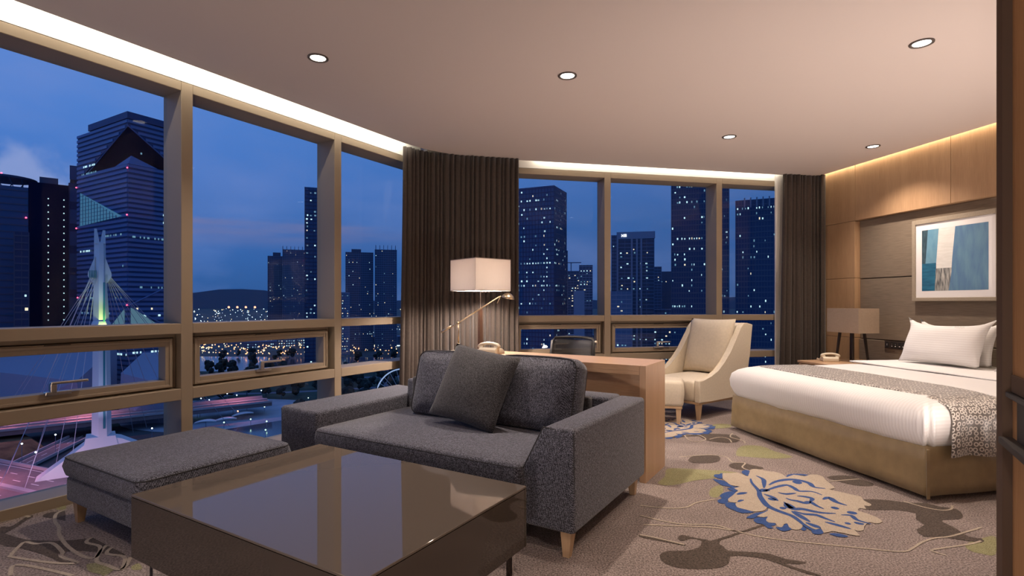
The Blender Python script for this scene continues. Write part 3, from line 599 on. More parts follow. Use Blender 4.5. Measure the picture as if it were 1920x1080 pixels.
# ---- downlights
DB = ['recessed downlight behind the viewpoint, by the left windows', 'recessed downlight behind the viewpoint, over the near side of the room', 'recessed downlight by the rear wall, towards the partition', 'recessed downlight by the rear wall, towards the windows']
DL = ['recessed downlight in the ceiling nearest the left windows', 'recessed downlight in the middle of the ceiling, above the sofa', 'recessed downlight above the cream armchair, left of a smaller one',
      'small recessed downlight close to the oak bed wall', 'recessed downlight at upper right, over the foot of the bed']
for i, (x, y) in enumerate(DOWNLIGHTS):
    dl = thing('downlight', DL[i] if i < 5 else DB[i-5], 'ceiling light', (x, y, CEIL), 0, 'ceiling downlights')
    bm = NB()
    prof = [(.062, 0), (.062, -.006), (.055, -.009), (.046, -.004), (.046, .0)]
    R = [[bm.verts.new((r*math.cos(2*PI*k/32), r*math.sin(2*PI*k/32), z)) for k in range(32)] for r, z in prof]
    for a, b in zip(R, R[1:]):
        for k in range(32): bm.faces.new((a[k], a[(k+1) % 32], b[(k+1) % 32], b[k]))
    obj('trim_ring', bm, M['ring_dark'], dl, True)
    bm = NB(); lathe(bm, [(.046, -.0005), (.046, -.003), (.02, -.0045)], 32); obj('lens', bm, M['lamp_lens'], dl)

# ================================================================== CURTAINS
def arc_path(pts, step):
    pts = [Vector(p) for p in pts]; out = [pts[0].copy()]; carry = 0
    for a, b in zip(pts, pts[1:]):
        L = (b-a).length; d = (b-a).normalized(); t = step-carry
        while t <= L: out.append(a+d*t); t += step
        carry = L-(t-step)
    return out
def curtain(name, label, path, folds, z0, z1, amp, flare=(0, 0), seed=1):
    rnd = random.Random(seed); P = arc_path(path, .004); n = len(P); bm = NB(); rows = 18
    # irregular pleats
    wts = [rnd.uniform(.6, 1.45) for _ in range(folds)]; S = sum(wts); cum = [0]
    for w_ in wts: cum.append(cum[-1]+w_/S)
    am = [rnd.uniform(.6, 1.15) for _ in range(folds)]; lean = [rnd.uniform(-.012, .012) for _ in range(folds)]; skew = [rnd.uniform(.35, .65) for _ in range(folds)]
    grid = []
    for r in range(rows+1):
        h_ = r/rows; z = z0+(z1-z0)*h_; row = []
        for i in range(n):
            f = i/(n-1); k = 0
            while k < folds-1 and f > cum[k+1]: k += 1
            q = (f-cum[k])/(cum[k+1]-cum[k]); sk = skew[k]
            q2 = q/sk*.5 if q < sk else .5+(q-sk)/(1-sk)*.5
            off = max(0.0, math.sin(PI*q2))**.8*amp*am[k]*(.75+.25*(1-h_))
            a = P[max(0, i-2)]; b = P[min(n-1, i+2)]; d = (b-a).normalized(); nn = Vector((d.y, -d.x, 0))
            fl = flare[0]*max(0, 1-f)**3*(1-h_)**1.4 - flare[1]*f**3*(1-h_)**1.4
            p = P[i]+nn*off-d*fl+d*lean[k]*(1-h_)*math.sin(PI*q)
            row.append(bm.verts.new((p.x, p.y, z)))
        grid.append(row)
    for a, b in zip(grid, grid[1:]):
        for i in range(n-1): bm.faces.new((a[i], a[i+1], b[i+1], b[i]))
    o = obj(name, bm, M['curtain'], None, True); md = o.modifiers.new('thickness', 'SOLIDIFY'); md.thickness = .003
    return tag(o, label, 'curtain')
pp = [Wp(3.90, .085), Wp(4.0, .10)]
q0 = Wp(4.0, .10); q2 = Bp(.82, D3-.125); dd = q2-q0; k_ = (dd.x*d3.y-dd.y*d3.x)/den; q1 = q0+d1*k_
pp += [Vector(p) for p in bez(tuple(q0), tuple(q1), tuple(q2), 16)][1:]+[Bp(1.245, D3-.115)]
curtain('curtain', 'wide dark brown pleated curtain wrapping the window corner behind the lamp', [p+Vector((0, 0, 0)) for p in pp], 25, .012, CEIL-.004, .050, (.055, -.005), 3)
pp = [Bp(4.43, D3-.115), Bp(4.80, D3-.115)]+[Vector(p) for p in bez(tuple(Bp(4.80, D3-.115)), tuple(Bp(4.915, D3-.115)), tuple(Bp(4.925, D3-.21)), 6)][1:]
curtain('curtain', 'narrow dark brown pleated curtain hanging against the oak bed wall', pp, 10, .012, CEIL-.004, .05, (.06, 0), 8)
# added shield hiding the far strip light from the left panes, by the curtain
bm = NB(); prism(bm, [xy(Bp(1.215, D3-.075)), xy(Bp(1.230, D3-.075)), xy(Bp(1.230, D3)), xy(Bp(1.215, D3))], CEIL+.001, 2.86)
tag(obj('trim_5', bm, M['white_board']), 'white end cap of the far light cove, behind the corner curtain', 'cove', kind='structure')

# ================================================================== SOFA (square to the left windows: local x = t, y = s)
sofa = thing('sofa', 'charcoal tweed two seat sofa with flared arms on oak legs', 'sofa', Wp(2.15, 1.7, 0), RW)
def wl(t): return t-1.7
def ws(s): return s-2.15
TW = M['tweed']
bm = NB(); prism(bm, [(wl(2.452), .112), (wl(2.705), .112), (wl(2.705), .574), (wl(2.548), .574), (wl(2.44), .37)], 0, 1.0, 'Y', .022, 4)
arm = obj('arm', bm, TW, sofa, True)
bm = NB(); tube(bm, [(wl(2.70), .018, .12), (wl(2.700), .008, .556), (wl(2.55), .008, .572), (wl(2.445), .008, .37)], .0035, 6); obj('piping', bm, M['piping'], arm)
bm = NB(); prism(bm, [(wl(.68), .112), (wl(1.02), .112), (wl(1.025), .478), (wl(.68), .488)], -.01, 1.05, 'Y', .024, 4)
arm = obj('arm', bm, TW, sofa, True)
bm = NB(); tube(bm, [(wl(.69), -.004, .12), (wl(.69), -.004, .470), (wl(1.015), -.004, .462)], .0035, 6); obj('piping', bm, M['piping'], arm)
obj('base', B1(wl(1.0), wl(2.46), .03, .98, .112, .262, .015, 2), TW, sofa, True)
seat = obj('seat_cushion', soft_slab(wl(1.022), wl(2.446), -.03, .80, .258, .388, .022, .035, .016), TW, sofa, True)
obj('piping', outline_tube(wl(1.026), wl(2.442), -.026, .796, .372, .0035, .035), M['piping'], seat)
obj('piping', outline_tube(wl(1.026), wl(2.442), -.026, .796, .274, .0035, .035), M['piping'], seat)
obj('back_frame', B1(wl(1.0), wl(2.56), .80, .985, .115, .585, .02, 3), TW, sofa, True)
obj('corner_bolster', B1(wl(2.40), wl(2.455), .745, .80, .39, .585, .012, 2), M['tweed_plain'], sofa, True)
obj('corner_bolster', B1(wl(1.14), wl(1.20), .70, .80, .39, .62, .015, 2), M['tweed_plain'], sofa, True)
for x, y in ((wl(2.655), .05), (wl(2.645), .94), (wl(.74), .05), (wl(.74), .98)):
    bm = NB(); taper_leg(bm, x, y, 0, .125, .030, .056, .0, -.012 if y < .5 else .012); obj('leg', bm, M['oak_leg'], sofa)
def back_cushion(t0, t1, s_, yaw, label, seed):
    c = thing('back_cushion', label, 'cushion', Wp(s_, (t0+t1)/2, .385), RW+yaw)
    w_ = (t1-t0); bm = NB(); rings = []; H = .435
    for y, ins, in [(-.085, .045), (-.078, .02), (-.055, .0), (0, -.006), (.055, .0), (.078, .02), (.085, .045)]:
        rings.append([(x, y, z) for x, z in rrect(-w_/2+ins, w_/2-ins, ins, H-ins, .05)])
    mid = lambda f, y: [(x, y, z) for x, z in rrect(-w_/2+w_*f, w_/2-w_*f, H*f, H-H*f, .05)]
    loft(bm, [mid(.4, -.122), mid(.22, -.112), mid(.12, -.10)]+rings+[mid(.12, .10), mid(.22, .11), mid(.4, .118)])
    rnd = random.Random(seed); a0, b0 = rnd.uniform(0, 6), rnd.uniform(0, 6)
    for v in bm.verts:
        v.co.y += .007*math.sin(9*v.co.x+a0)*math.cos(8*v.co.z+b0)
        v.co.z -= .018*(abs(v.co.x)/(w_/2))**4*(v.co.z/H) if v.co.z > 0 else 0
    bm2 = Matrix.Rotation(math.radians(-15), 4, 'X'); bmesh.ops.transform(bm, matrix=bm2, verts=bm.verts[:])
    b = obj('cover', bm, TW, c, True)
    for yy in (-.07, .07):
        bm = NB(); p = [(x, yy, z) for x, z in rrect(-w_/2+.008, w_/2-.008, .008, H-.008, .05, 4, 5)]; p = [(x, y, z-.018*(abs(x)/(w_/2))**4*(z/H)) for x, y, z in p]
        tube(bm, p+[p[0]], .0035, 6); bmesh.ops.transform(bm, matrix=bm2, verts=bm.verts[:]); obj('piping', bm, M['piping'], c)
    return c
back_cushion(1.245, 1.855, 2.775, 0, 'boxy charcoal tweed back cushion beside the low left arm of the sofa', 2)
back_cushion(1.875, 2.43, 2.775, -.02, 'boxy charcoal tweed back cushion beside the tall arm of the sofa', 5)
pc = thing('throw_cushion', 'plain charcoal square cushion tilted at the front of the sofa seat', 'cushion', Wp(2.535, 1.79, .404), RW)
bm = pillow(.50, .47, .17, .05, 20, 2.4, 4, .10)
mt = Matrix.Rotation(math.radians(-26), 4, 'X') @ Matrix.Rotation(math.radians(8), 4, 'Y'); bmesh.ops.transform(bm, matrix=mt, verts=bm.verts[:])
zmin = min(v.co.z for v in bm.verts); bmesh.ops.translate(bm, verts=bm.verts[:], vec=(0, 0, -zmin-.008))
obj('cover', bm, M['tweed_plain'], pc, True)

# ------------------------------------------------------------------ ottoman
ot = thing('ottoman', 'low charcoal tweed footstool by the left windows', 'ottoman', Wp(1.16, .27, 0), RW)
obj('base', B1(.015, .785, .015, .765, .112, .238, .016, 3), TW, ot, True)
cu = obj('seat_cushion', soft_slab(0, .80, 0, .785, .243, .352, .026, .045, .014), TW, ot, True)
obj('piping', outline_tube(.004, .796, .004, .781, .338, .0035, .045), M['piping'], cu)
for x, y in ((.07, .06), (.73, .06), (.07, .72), (.73, .72)):
    bm = NB(); taper_leg(bm, x, y, 0, .118, .030, .052, -.01 if x < .4 else .01, 0); obj('leg', bm, M['oak_leg'], ot)

# ------------------------------------------------------------------ coffee table
ct = thing('coffee_table', 'low box shaped bronze mirror coffee table on chrome legs', 'coffee table', Wp(1.0, 1.386, 0), RW)
TW_, TL_ = 1.24, .873
obj('tabletop', B1(0, TW_, 0, TL_, .391, .400, .0015, 1), M['bronze_glass'], ct)
g = .003
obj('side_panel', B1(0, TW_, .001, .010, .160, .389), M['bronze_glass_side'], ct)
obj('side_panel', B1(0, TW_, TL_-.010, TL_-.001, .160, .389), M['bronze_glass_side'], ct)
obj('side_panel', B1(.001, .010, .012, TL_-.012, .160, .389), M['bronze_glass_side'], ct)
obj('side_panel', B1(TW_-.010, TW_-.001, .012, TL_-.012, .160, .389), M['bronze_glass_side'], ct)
obj('carcass', B1(.012, TW_-.012, .012, TL_-.012, .165, .389), M['black_lacquer'], ct)
for x in (.035, TW_-.065):
    for y in (.035, TL_-.05):
        obj('leg', B1(x, x+.030, y, y+.012, 0.012, .165, .001, 1), M['chrome'], ct)
    obj('foot_rail', B1(x, x+.030, .035, TL_-.038, 0, .012, .001, 1), M['chrome'], ct)

# ------------------------------------------------------------------ desk behind the sofa
dk = thing('desk', 'light oak desk with a slab end standing behind the sofa', 'desk', Wp(3.327, .98, 0), RW)
DLn = 1.672; DW = .43
obj('desktop', B1(0, DLn-.041, 0, DW, .700, .738, .001, 1), M['oak_desk'], dk)
M['oak_end'] = wood('oak_veneer_end', (.47, .29, .165), (.60, .39, .235), 'Z', 8, .32)
obj('end_panel', B1(DLn-.040, DLn, 0, DW, 0, .738, .001, 1), M['oak_end'], dk)
obj('end_panel', B1(0, .040, .002, DW, 0, .699, .001, 1), M['oak_end'], dk)
obj('apron', B1(.041, DLn-.041, 0, .022, .677, .6995, .001, 1), M['oak_desk'], dk)
obj('modesty_panel', B1(.041, DLn-.041, .035, .053, .18, .699), M['oak_desk'], dk)
lp = tag(obj('desk_pad', B1(0, .22, 0, .18, 0, .006, .002, 1), M['mark_white']), 'white paper folder lying at the left end of the desk', 'folder'); lp.location = Wp(3.55, 1.01, .738); lp.rotation_euler = (0, 0, RW)

def telephone(name, label, loc, rot, s=1.0):
    t = thing(name, label, 'telephone', loc, rot); t.scale = (s, s, s)
    bm = NB(); prism(bm, [(-.10, 0), (.11, 0), (.11, .022), (.06, .046), (-.07, .06), (-.10, .045)], -.085, .085, 'X', .006, 2)
    obj('body', bm, M['plastic_white'], t, True)
    bm = NB()
    rings = []
    for i in range(13):
        a = -1+2*i/12; x = a*.105; zc = .080+.016*(1-a*a); hh = .013+.010*abs(a)**3; ww = .022+.008*abs(a)**4
        if i in (0, 12): hh *= .6; ww *= .7
        rings.append([(x-.0, -.045+ww*math.cos(q), zc-(.012*abs(a)**3)+hh*math.sin(q)) for q in [2*PI*k/10 for k in range(10)]])
    loft(bm, rings); obj('handset', bm, M['plastic_white'], t, True)
    for x in (-.095, .055): obj('cradle', B1(x, x+.04, -.068, -.022, .045, .075, .006, 2), M['plastic_white'], t, True)
    bm = NB()
    for i in range(3):
        for j in range(4): box(bm, -.045+i*.024, -.029+i*.024, .0+j*.022, .014+j*.022, .04-.0085*j, .052-.0095*j)
    obj('keypad', bm, M['plastic_grey'], t, kind='stuff')
    bm = NB(); box(bm, .035, .075, .0, .05, .035, .047); obj('display', bm, M['plastic_grey'], t)
    bm = NB(); tube(bm, [(-.10, -.045, .065)]+[(-.125+.012*math.cos(k*1.3), -.02+.006*k, .02+.012*math.sin(k*1.3)) for k in range(12)]+[(-.088, .04, .012)], .0028, 6); obj('cord', bm, M['plastic_white'], t)
    return t
telephone('telephone', 'ivory desk telephone on the oak desk behind the sofa', Wp(3.52, 1.36, .738), RW+.15, .86)

# desk lamp: balance arm reading lamp
lt = thing('desk_lamp', 'brass balance arm reading lamp on the left end of the desk', 'lamp', Wp(3.46, 1.085, .738), RW)
bm = NB(); lathe(bm, [(.07, 0), (.07, .010), (.062, .016), (.012, .018), (.012, .02)], 28); obj('base', bm, M['brass'], lt, True)
bm = NB(); tube(bm, [(0, 0, .018), (0, 0, .075)], .010, 12); tube(bm, [(0, 0, .075), (0, 0, .235)], .006, 12); obj('stem', bm, M['brass'], lt, True)
PIV = Vector((0, 0, .238)); E1 = Vector((-.128, -.045, .165)); E2 = Vector((.315, .12, .447))
bm = NB(); tube(bm, [PIV-Vector((0, .012, 0)), PIV+Vector((0, .012, 0))], .010, 10); obj('pivot', bm, M['brass'], lt, True)
bm = NB(); tube(bm, [E1, PIV, E2], .0052, 10); obj('arm', bm, M['brass'], lt, True)
bm = NB(); dr = (E2-E1).normalized(); tube(bm, [E1-dr*.01, E1+dr*.085], .0095, 12); obj('counterweight', bm, M['brass'], lt, True)
bm = NB(); hd = E2+Vector((.062, .024, -.012))
prof = [(.001, .040), (.014, .038), (.030, .030), (.044, .016), (.052, 0), (.050, -.002), (.040, .012), (.026, .024), (.001, .030)]
R = [[bm.verts.new((r*math.cos(2*PI*k/24), r*math.sin(2*PI*k/24), z)) for k in range(24)] for r, z in prof]
for a, b in zip(R, R[1:]):
    for k in range(24): bm.faces.new((a[k], a[(k+1) % 24], b[(k+1) % 24], b[k]))
bmesh.ops.transform(bm, matrix=Matrix.Translation(hd) @ Matrix.Rotation(.25, 4, 'Y'), verts=bm.verts[:])
obj('lamp_head', bm, M['brass'], lt, True)
bm = NB(); tube(bm, [E2+dr*.01, E2+Vector((-.02, -.008, -.055))], .0035, 8); obj('handle', bm, M['brass'], lt, True)

# office chair behind the desk
oc = thing('office_chair', 'black mesh back office chair behind the desk', 'chair', Wp(4.10, 1.72, 0), RW+.12)
def curved_panel(x0, x1, z0, z1, y0, depth, lean, th, nx=12, nz=8):
    b = NB(); G = {}
    for f in (0, 1):
        for i in range(nx+1):
            for j in range(nz+1):
                a = -1+2*i/nx; q = j/nz; x = x0+(x1-x0)*i/nx; z = z0+(z1-z0)*q-.012*abs(a)**6*(1 if q > .5 else -1)
                G[f, i, j] = b.verts.new((x*(1-.05*q), y0+lean*q-depth*a*a+f*th, z))
    for i in range(nx):
        for j in range(nz):
            b.faces.new((G[0, i, j], G[0, i+1, j], G[0, i+1, j+1], G[0, i, j+1])); b.faces.new((G[1, i, j], G[1, i, j+1], G[1, i+1, j+1], G[1, i+1, j]))
    for i in range(nx):
        for j in (0, nz): b.faces.new((G[0, i, j], G[1, i, j], G[1, i+1, j], G[0, i+1, j]))
    for j in range(nz):
        for i in (0, nx): b.faces.new((G[0, i, j], G[0, i, j+1], G[1, i, j+1], G[1, i, j]))
    return b
obj('backrest_mesh', curved_panel(-.19, .19, .47, .815, .20, .05, .05, .006), M['mesh_cloth'], oc, True)
bm = NB()
fr = [(-.20*(1-.05*q), .20+.05*q-.05, .46+.365*q) for q in (0, .5, .93)]+[(-.17, .222, .825), (-.08, .243, .832), (0, .25, .834), (.08, .243, .832), (.17, .222, .825)]+[(.20*(1-.05*q), .20+.05*q-.05, .46+.365*q) for q in (.93, .5, 0)]+[(.1, .185, .455), (0, .20, .455), (-.1, .185, .455)]
tube(bm, fr+[fr[0]], .013, 8); obj('back_frame', bm, M['black_plastic'], oc, True)
obj('seat', soft_slab(-.23, .23, -.24, .19, .41, .47, .02, .08, .01), M['black_plastic'], oc, True)
bm = NB(); tube(bm, [(0, .17, .40), (0, .27, .44), (0, .262, .62)], .016, 8); obj('spine', bm, M['black_plastic'], oc, True)
bm = NB(); lathe(bm, [(.028, .07), (.028, .41)], 12); obj('gas_column', bm, M['chrome'], oc, True)
for k in range(5):
    a = 2*PI*k/5+.3; bm = NB(); tube(bm, [(0, 0, .085), (.28*math.cos(a), .28*math.sin(a), .06)], .02, 8, True, .012); lg = obj('leg', bm, M['black_plastic'], oc, True)
    bm = NB(); c_ = Vector((.27*math.cos(a), .27*math.sin(a), .026)); t_ = Vector((-math.sin(a), math.cos(a), 0)); tube(bm, [c_-t_*.02, c_+t_*.02], .026, 12); obj('caster', bm, M['black_plastic'], lg, True)
bm = NB(); lathe(bm, [(.012, 0), (.014, .012), (.006, .02)], 10, (.205, .20, .79)); obj('headrest_knob', bm, M['plastic_white'], oc, True)

# ------------------------------------------------------------------ floor lamp
FLX, FLY = -.29, 4.95
fl = thing('floor_lamp', 'floor lamp with a lit square white shade in front of the corner curtain', 'lamp', (FLX, FLY, 0), -math.radians(50.5))
bm = NB(); box(bm, -.13, .13, -.13, .13, 0, .022, .004, 2); obj('base', bm, M['walnut'], fl)
bm = NB(); loft(bm, [[(x*a, y*a, z) for x, y in ((-1, -1), (1, -1), (1, 1), (-1, 1))] for a, z in ((.024, .022), (.020, .6), (.014, 1.08))]); obj('pole', bm, M['walnut'], fl)
bm = NB(); tube(bm, [(0, 0, 1.08), (0, 0, 1.505)], .005, 8); obj('neck', bm, M['steel'], fl, True)
SA = .197; Z0_, Z1_ = 1.246, 1.528
bm = NB()
for q in range(4):
    c_, s_ = math.cos(q*PI/2), math.sin(q*PI/2)
    box(bm, -SA, SA, -SA, -SA+.002, Z0_, Z1_, 0, 1, 0, Matrix.Rotation(q*PI/2, 4, 'Z'))
shade = obj('lamp_shade', bm, M['shade_white'], fl)
for zz in (Z0_, Z1_):
    bm = NB()
    for q in range(4): box(bm, -SA-.001, SA+.001, -SA-.001, -SA+.003, zz-.003, zz+.003, 0, 1, 0, Matrix.Rotation(q*PI/2, 4, 'Z'))
    obj('binding', bm, M['shade_trim'], shade)
bm = NB(); box(bm, -SA+.003, SA-.003, -SA+.003, SA-.003, Z1_-.006, Z1_-.003); obj('shade_top', bm, M['shade_taupe'], fl)
bm = NB(); tube(bm, [(-SA, 0, 1.505), (SA, 0, 1.505)], .003, 6); tube(bm, [(0, -SA, 1.505), (0, SA, 1.505)], .003, 6); obj('shade_spider', bm, M['steel'], fl)
bm = NB(); bmesh.ops.create_uvsphere(bm, u_segments=16, v_segments=10, radius=.032, matrix=Matrix.Translation((0, 0, 1.38))); obj('bulb', bm, emit('bulb_glow', (1, .82, .62), 12), fl, True)
for k in range(2):
    point('floor_lamp_light', (FLX+.05*(1 if k else -1), FLY, 1.35), FLOOR_LAMP_W/2, (1.0, .84, .74), .045)

# ================================================================== ARMCHAIR AND STOOL
AF = Vector((-.79, -.613, 0)); AWD = Vector((-.613, .79, 0))          # facing, and across to its far side
ac = thing('armchair', 'cream upholstered slipper armchair with swooping sides by the far window', 'armchair', (1.80, 5.17, 0), math.atan2(AF.y, AF.x)-PI/2)
# local: +y = facing, x from 0 (near side) to .64 (far side), y from -.80 (back) to 0 (front)
CR = M['cream_cloth']
def side_panel(x0, x1):
    top = [(0, .385), (-.08, .388), (-.2, .405), (-.32, .45), (-.44, .53), (-.55, .64), (-.65, .76), (-.74, .88), (-.80, .925), (-.86, .925), (-.98, .905)]
    low = [(-.92, .60), (-.82, .178), (-.55, .172), (-.2, .172), (0, .172)]
    bm = NB(); prism(bm, top+low, x0, x1, 'X', .010, 2); return bm
obj('side', side_panel(0, .062), CR, ac); obj('side', side_panel(.578, .64), CR, ac)
bm = NB(); prism(bm, [(-.70, .30), (-.80, .30), (-.95, .905), (-.86, .925), (-.80, .90)], .04, .60, 'X', .012, 2); obj('back', bm, CR, ac)
st = obj('seat', soft_slab(.063, .577, -.74, -.004, .175, .375, .028, .03, .022), CR, ac, True)
obj('rail', B1(.015, .625, -.78, -.012, .150, .174, .003, 1), M['oak_leg'], ac)
for x, y, dx, dy in ((.045, -.045, 0, 0), (.595, -.045, 0, 0), (.045, -.74, 0, -.04), (.595, -.74, 0, -.04)):
    bm = NB(); taper_leg(bm, x, y, 0, .152, .026, .05, dx, dy); obj('leg', bm, M['oak_leg'], ac)
p_ = Vector((1.80, 5.17, 0))
rot_ac = math.atan2(AF.y, AF.x)-PI/2
cc = thing('chair_cushion', 'large square cream cushion leaning in the armchair', 'cushion', p_-AF*.555+AWD*.315+ZV*.392, rot_ac+PI)
bm = pillow(.53, .60, .17, .035, 18, 2.8, 9, .08); bmesh.ops.transform(bm, matrix=Matrix.Rotation(math.radians(-17), 4, 'X'), verts=bm.verts[:])
cov = obj('cover', bm, M['cream_pillow'], cc, True)
fs_dir = Vector((.30, .954, 0))
fs = thing('footstool', 'cream upholstered footstool half hidden by the desk end', 'footstool', Vector((1.585, 4.985, 0)), math.atan2(fs_dir.y, fs_dir.x)-PI/2)
# local y along its visible side, x negative away behind the desk
cu = obj('seat', soft_slab(-.52, 0, -.0, .32, .172, .405, .03, .035, .012), CR, fs, True)
obj('rail', B1(-.505, -.012, .012, .31, .150, .172, .003, 1), M['oak_leg'], fs)
for x, y in ((-.045, .045), (-.475, .045), (-.045, .28), (-.475, .28)):
    bm = NB(); taper_leg(bm, x, y, 0, .152, .030, .05); obj('leg', bm, M['oak_leg'], fs)

# ================================================================== BED (local x = u, y = v)
BU0, BU1, BV0, BV1 = 2.94, 4.94, 2.515, 4.37
bd = thing('bed', 'double bed with a white striped duvet and olive gold valance', 'bed', Bp(BU0, BV0, 0), RB)
BL, BW = BU1-BU0, BV1-BV0
bm = NB(); rings = []
for z, ins in ((.030, .0), (.10, .003), (.20, .006), (.305, .012)):
    ring = []
    for x, y in rrect(ins, BL, ins, BW-ins, .02, 4, 22):
        k = .004*math.sin(x*9+y*7)+.003*math.sin(y*23+x*17); ring.append((x+k*(1 if x < .2 else 0), y+k*(1 if y < .2 else 0), z))
    rings.append(ring)
loft(bm, rings); vl = obj('valance', bm, M['valance'], bd, True)
bm = NB(); prism(bm, [(-.012, -.012), (.012, -.012), (.012, .012)], .02, .30, 'Z'); obj('corner_pleat', bm, M['valance'], vl)
bm = NB(); prof = [(.292, .045), (.300, .022), (.335, .002), (.39, -.018), (.45, -.022), (.505, -.010), (.55, .022), (.58, .068), (.598, .13), (.608, .22), (.614, .34), (.618, .5), (.62, .7)]
rings = []
for z, ins in prof:
    r_ = max(.05, .075 + .25*max(0, ins)) ; ring = []
    rr = rrect(ins, BL, ins, BW-ins, r_, 16, 26)
    for x, y in rr:
        dx = min(x-ins, 99); k = .006*math.sin(y*8+1.0)+.004*math.sin(y*19+x*3)
        side = 1 if z < .57 else .3
        ccx = ins+r_; 
        if x < ccx and y < ccx and z < .585:
            an = math.atan2(ccx-y, ccx-x); zf = min(1, max(0, (.575-z)/.10)); gr = -.030*math.exp(-((an-.95)/.13)**2)+.012*math.exp(-((an-.62)/.16)**2)+.010*math.exp(-((an-1.25)/.14)**2)
            x -= gr*zf*math.cos(an); y -= gr*zf*math.sin(an)
        ring.append((x+k*side*(1 if x < .3 else 0), y+(.006*math.sin(x*9)+.004*math.sin(x*21))*side*(1 if y < .3 else 0), z+.004*math.sin(x*6+y*4)*(1 if z > .59 else 0)-(.012*(x/BL))*(1 if z > .57 else 0)))
    rings.append(ring)
loft(bm, rings)
def low(bm_):
    for q in bm_.verts:
        if q.co.z > .5: q.co.z = .5+(q.co.z-.5)*.74
low(bm); dv = obj('duvet', bm, M['linen'], bd, True)
uv_by_normal(dv, lambda c, n: ((c.z, c.x) if (abs(n.y) > .75 and n.z < .6) else (c.y, c.x)))
# turned down sheet below the pillows
bm = NB(); rings = []
prof2 = [(1.19, .612), (1.175, .622), (1.18, .632), (1.25, .634), (1.6, .630), (1.97, .628)]
for x, z in prof2: rings.append([(x, y, z+.003*math.sin(y*9+x*5)) for y in [.10+ (BW-.2)*k/30 for k in range(31)]])
V_ = [[bm.verts.new(p) for p in r] for r in rings]
for a, b in zip(V_, V_[1:]):
    for k in range(30): bm.faces.new((a[k], a[k+1], b[k+1], b[k]))
low(bm); o = obj('turned_sheet', bm, M['linen_plain'], bd, True); md = o.modifiers.new('thickness', 'SOLIDIFY'); md.thickness = .012

# bed runner laid across
bm = NB(); n_ = 40; rows = []; path = []
Wd = BW
prof3 = [(-.028, .245), (-.030, .30), (-.028, .39), (-.030, .45), (-.020, .51), (.006, .553), (.052, .588), (.115, .607), (.21, .617)]+[(y, .626) for y in (.34, .5, .7, .95, 1.2, 1.45, 1.6)]+[(Wd-.21, .617), (Wd-.115, .607), (Wd-.052, .588), (Wd-.006, .553), (Wd+.020, .51), (Wd+.030, .45), (Wd+.03, .30)]
nx = 24; L_acc = 0; arc = [0]
for a, b in zip(prof3, prof3[1:]): arc.append(arc[-1]+math.hypot(b[0]-a[0], b[1]-a[1]))
G = []
for r, ((y, z), s_) in enumerate(zip(prof3, arc)):
    row = []
    drop = max(0, 1-z/.6)
    for i in range(nx+1):
        q = i/nx; x = .155+.43*q+(.0 if z > .6 else .035*drop*(1-2*q)*-1)
        yy = y-(.008*math.sin(q*14+.6)*drop*2 if y < .3 else 0); zz = z+.0015+(0 if z > .56 else .02*math.sin(q*5+.5)*drop)
        if z > .56: zz -= .62-(.594+.014*min(1, (x-.13)/.09) if x < .22 else .608+.006*min(1, (x-.22)/.12) if x < .34 else .614+.006*min(1, (x-.34)/.36))
        if z > .59: zz += .004*math.sin(x*6+y*4)-.012*x/BL
        row.append(bm.verts.new((x, yy, zz)))
    G.append(row)
for r in range(len(G)-1):
    for i in range(nx): bm.faces.new((G[r][i], G[r][i+1], G[r+1][i+1], G[r+1][i]))
low(bm); rn = obj('bed_runner', bm, M['runner'], None, True); rn.location = Bp(BU0, BV0, 0); rn.rotation_euler = (0, 0, RB)
tag(rn, 'grey brown bed runner with a ring pattern draped across the duvet', 'bed runner')
uvl = rn.data.uv_layers.new(name='UVMap')
idx = {}
for p in rn.data.polygons:
    for li in p.loop_indices:
        vi = rn.data.loops[li].vertex_index; r = vi//(nx+1); i = vi % (nx+1); uvl.data[li].uv = (i/nx*.43, arc[r])
md = rn.modifiers.new('thickness', 'SOLIDIFY'); md.thickness = .005; md.offset = 0

def bed_pillow(u, v, yaw, lean, label, w_=.68, h_=.42, th=.19, seed=1, emb=True, z=.606):
    t = thing('pillow', label, 'pillow', Bp(u, v, z), RB+yaw-PI/2)
    bm = pillow(w_, h_, th, .07, 22, 2.3, seed, .12, .035)
    # corners of the case stick out
    for q in bm.verts:
        a = abs(q.co.x)/(w_/2); b = abs(q.co.z-h_/2)/(h_/2)
        if a > .8 and b > .8 and q.co.z > h_/2: q.co.x *= 1+.10*(a-.8)/.2*(b-.8)/.2; q.co.z += .035*(a-.8)/.2*(b-.8)/.2
    R_ = Matrix.Rotation(math.radians(-lean), 4, 'X'); bmesh.ops.transform(bm, matrix=R_, verts=bm.verts[:])
    zmin = min(q.co.z for q in bm.verts); bmesh.ops.translate(bm, verts=bm.verts[:], vec=(0, 0, -zmin))
    o = obj('pillowcase', bm, M['linen'], t, True); uv_by_normal(o, lambda c, n: (c.z*1.1, c.x))
    if emb:
        bm = NB()
        for k in range(4):
            x = w_*.16+k*.020
            tube(bm, [(x, 0, 0), (x+.004, 0, .014), (x+.010, 0, .016), (x+.013, 0, .010), (x+.012, 0, 0)], .0009, 4)
        yb = -th/2*max(0, (1-abs(.5)**2.3)*(1-abs(.72)**2.3))**.55
        bmesh.ops.translate(bm, verts=bm.verts[:], vec=(0, yb-.010, h_*.83-.02)); bmesh.ops.transform(bm, matrix=R_, verts=bm.verts[:]); bmesh.ops.translate(bm, verts=bm.verts[:], vec=(0, 0, -zmin))
        obj('embroidery', bm, M['thread'], t)
    return t
bed_pillow(4.53, 3.79, .10, 24, 'front white striped pillow at the far side of the bed, corner sticking up', .66, .40, .20, 3, True)
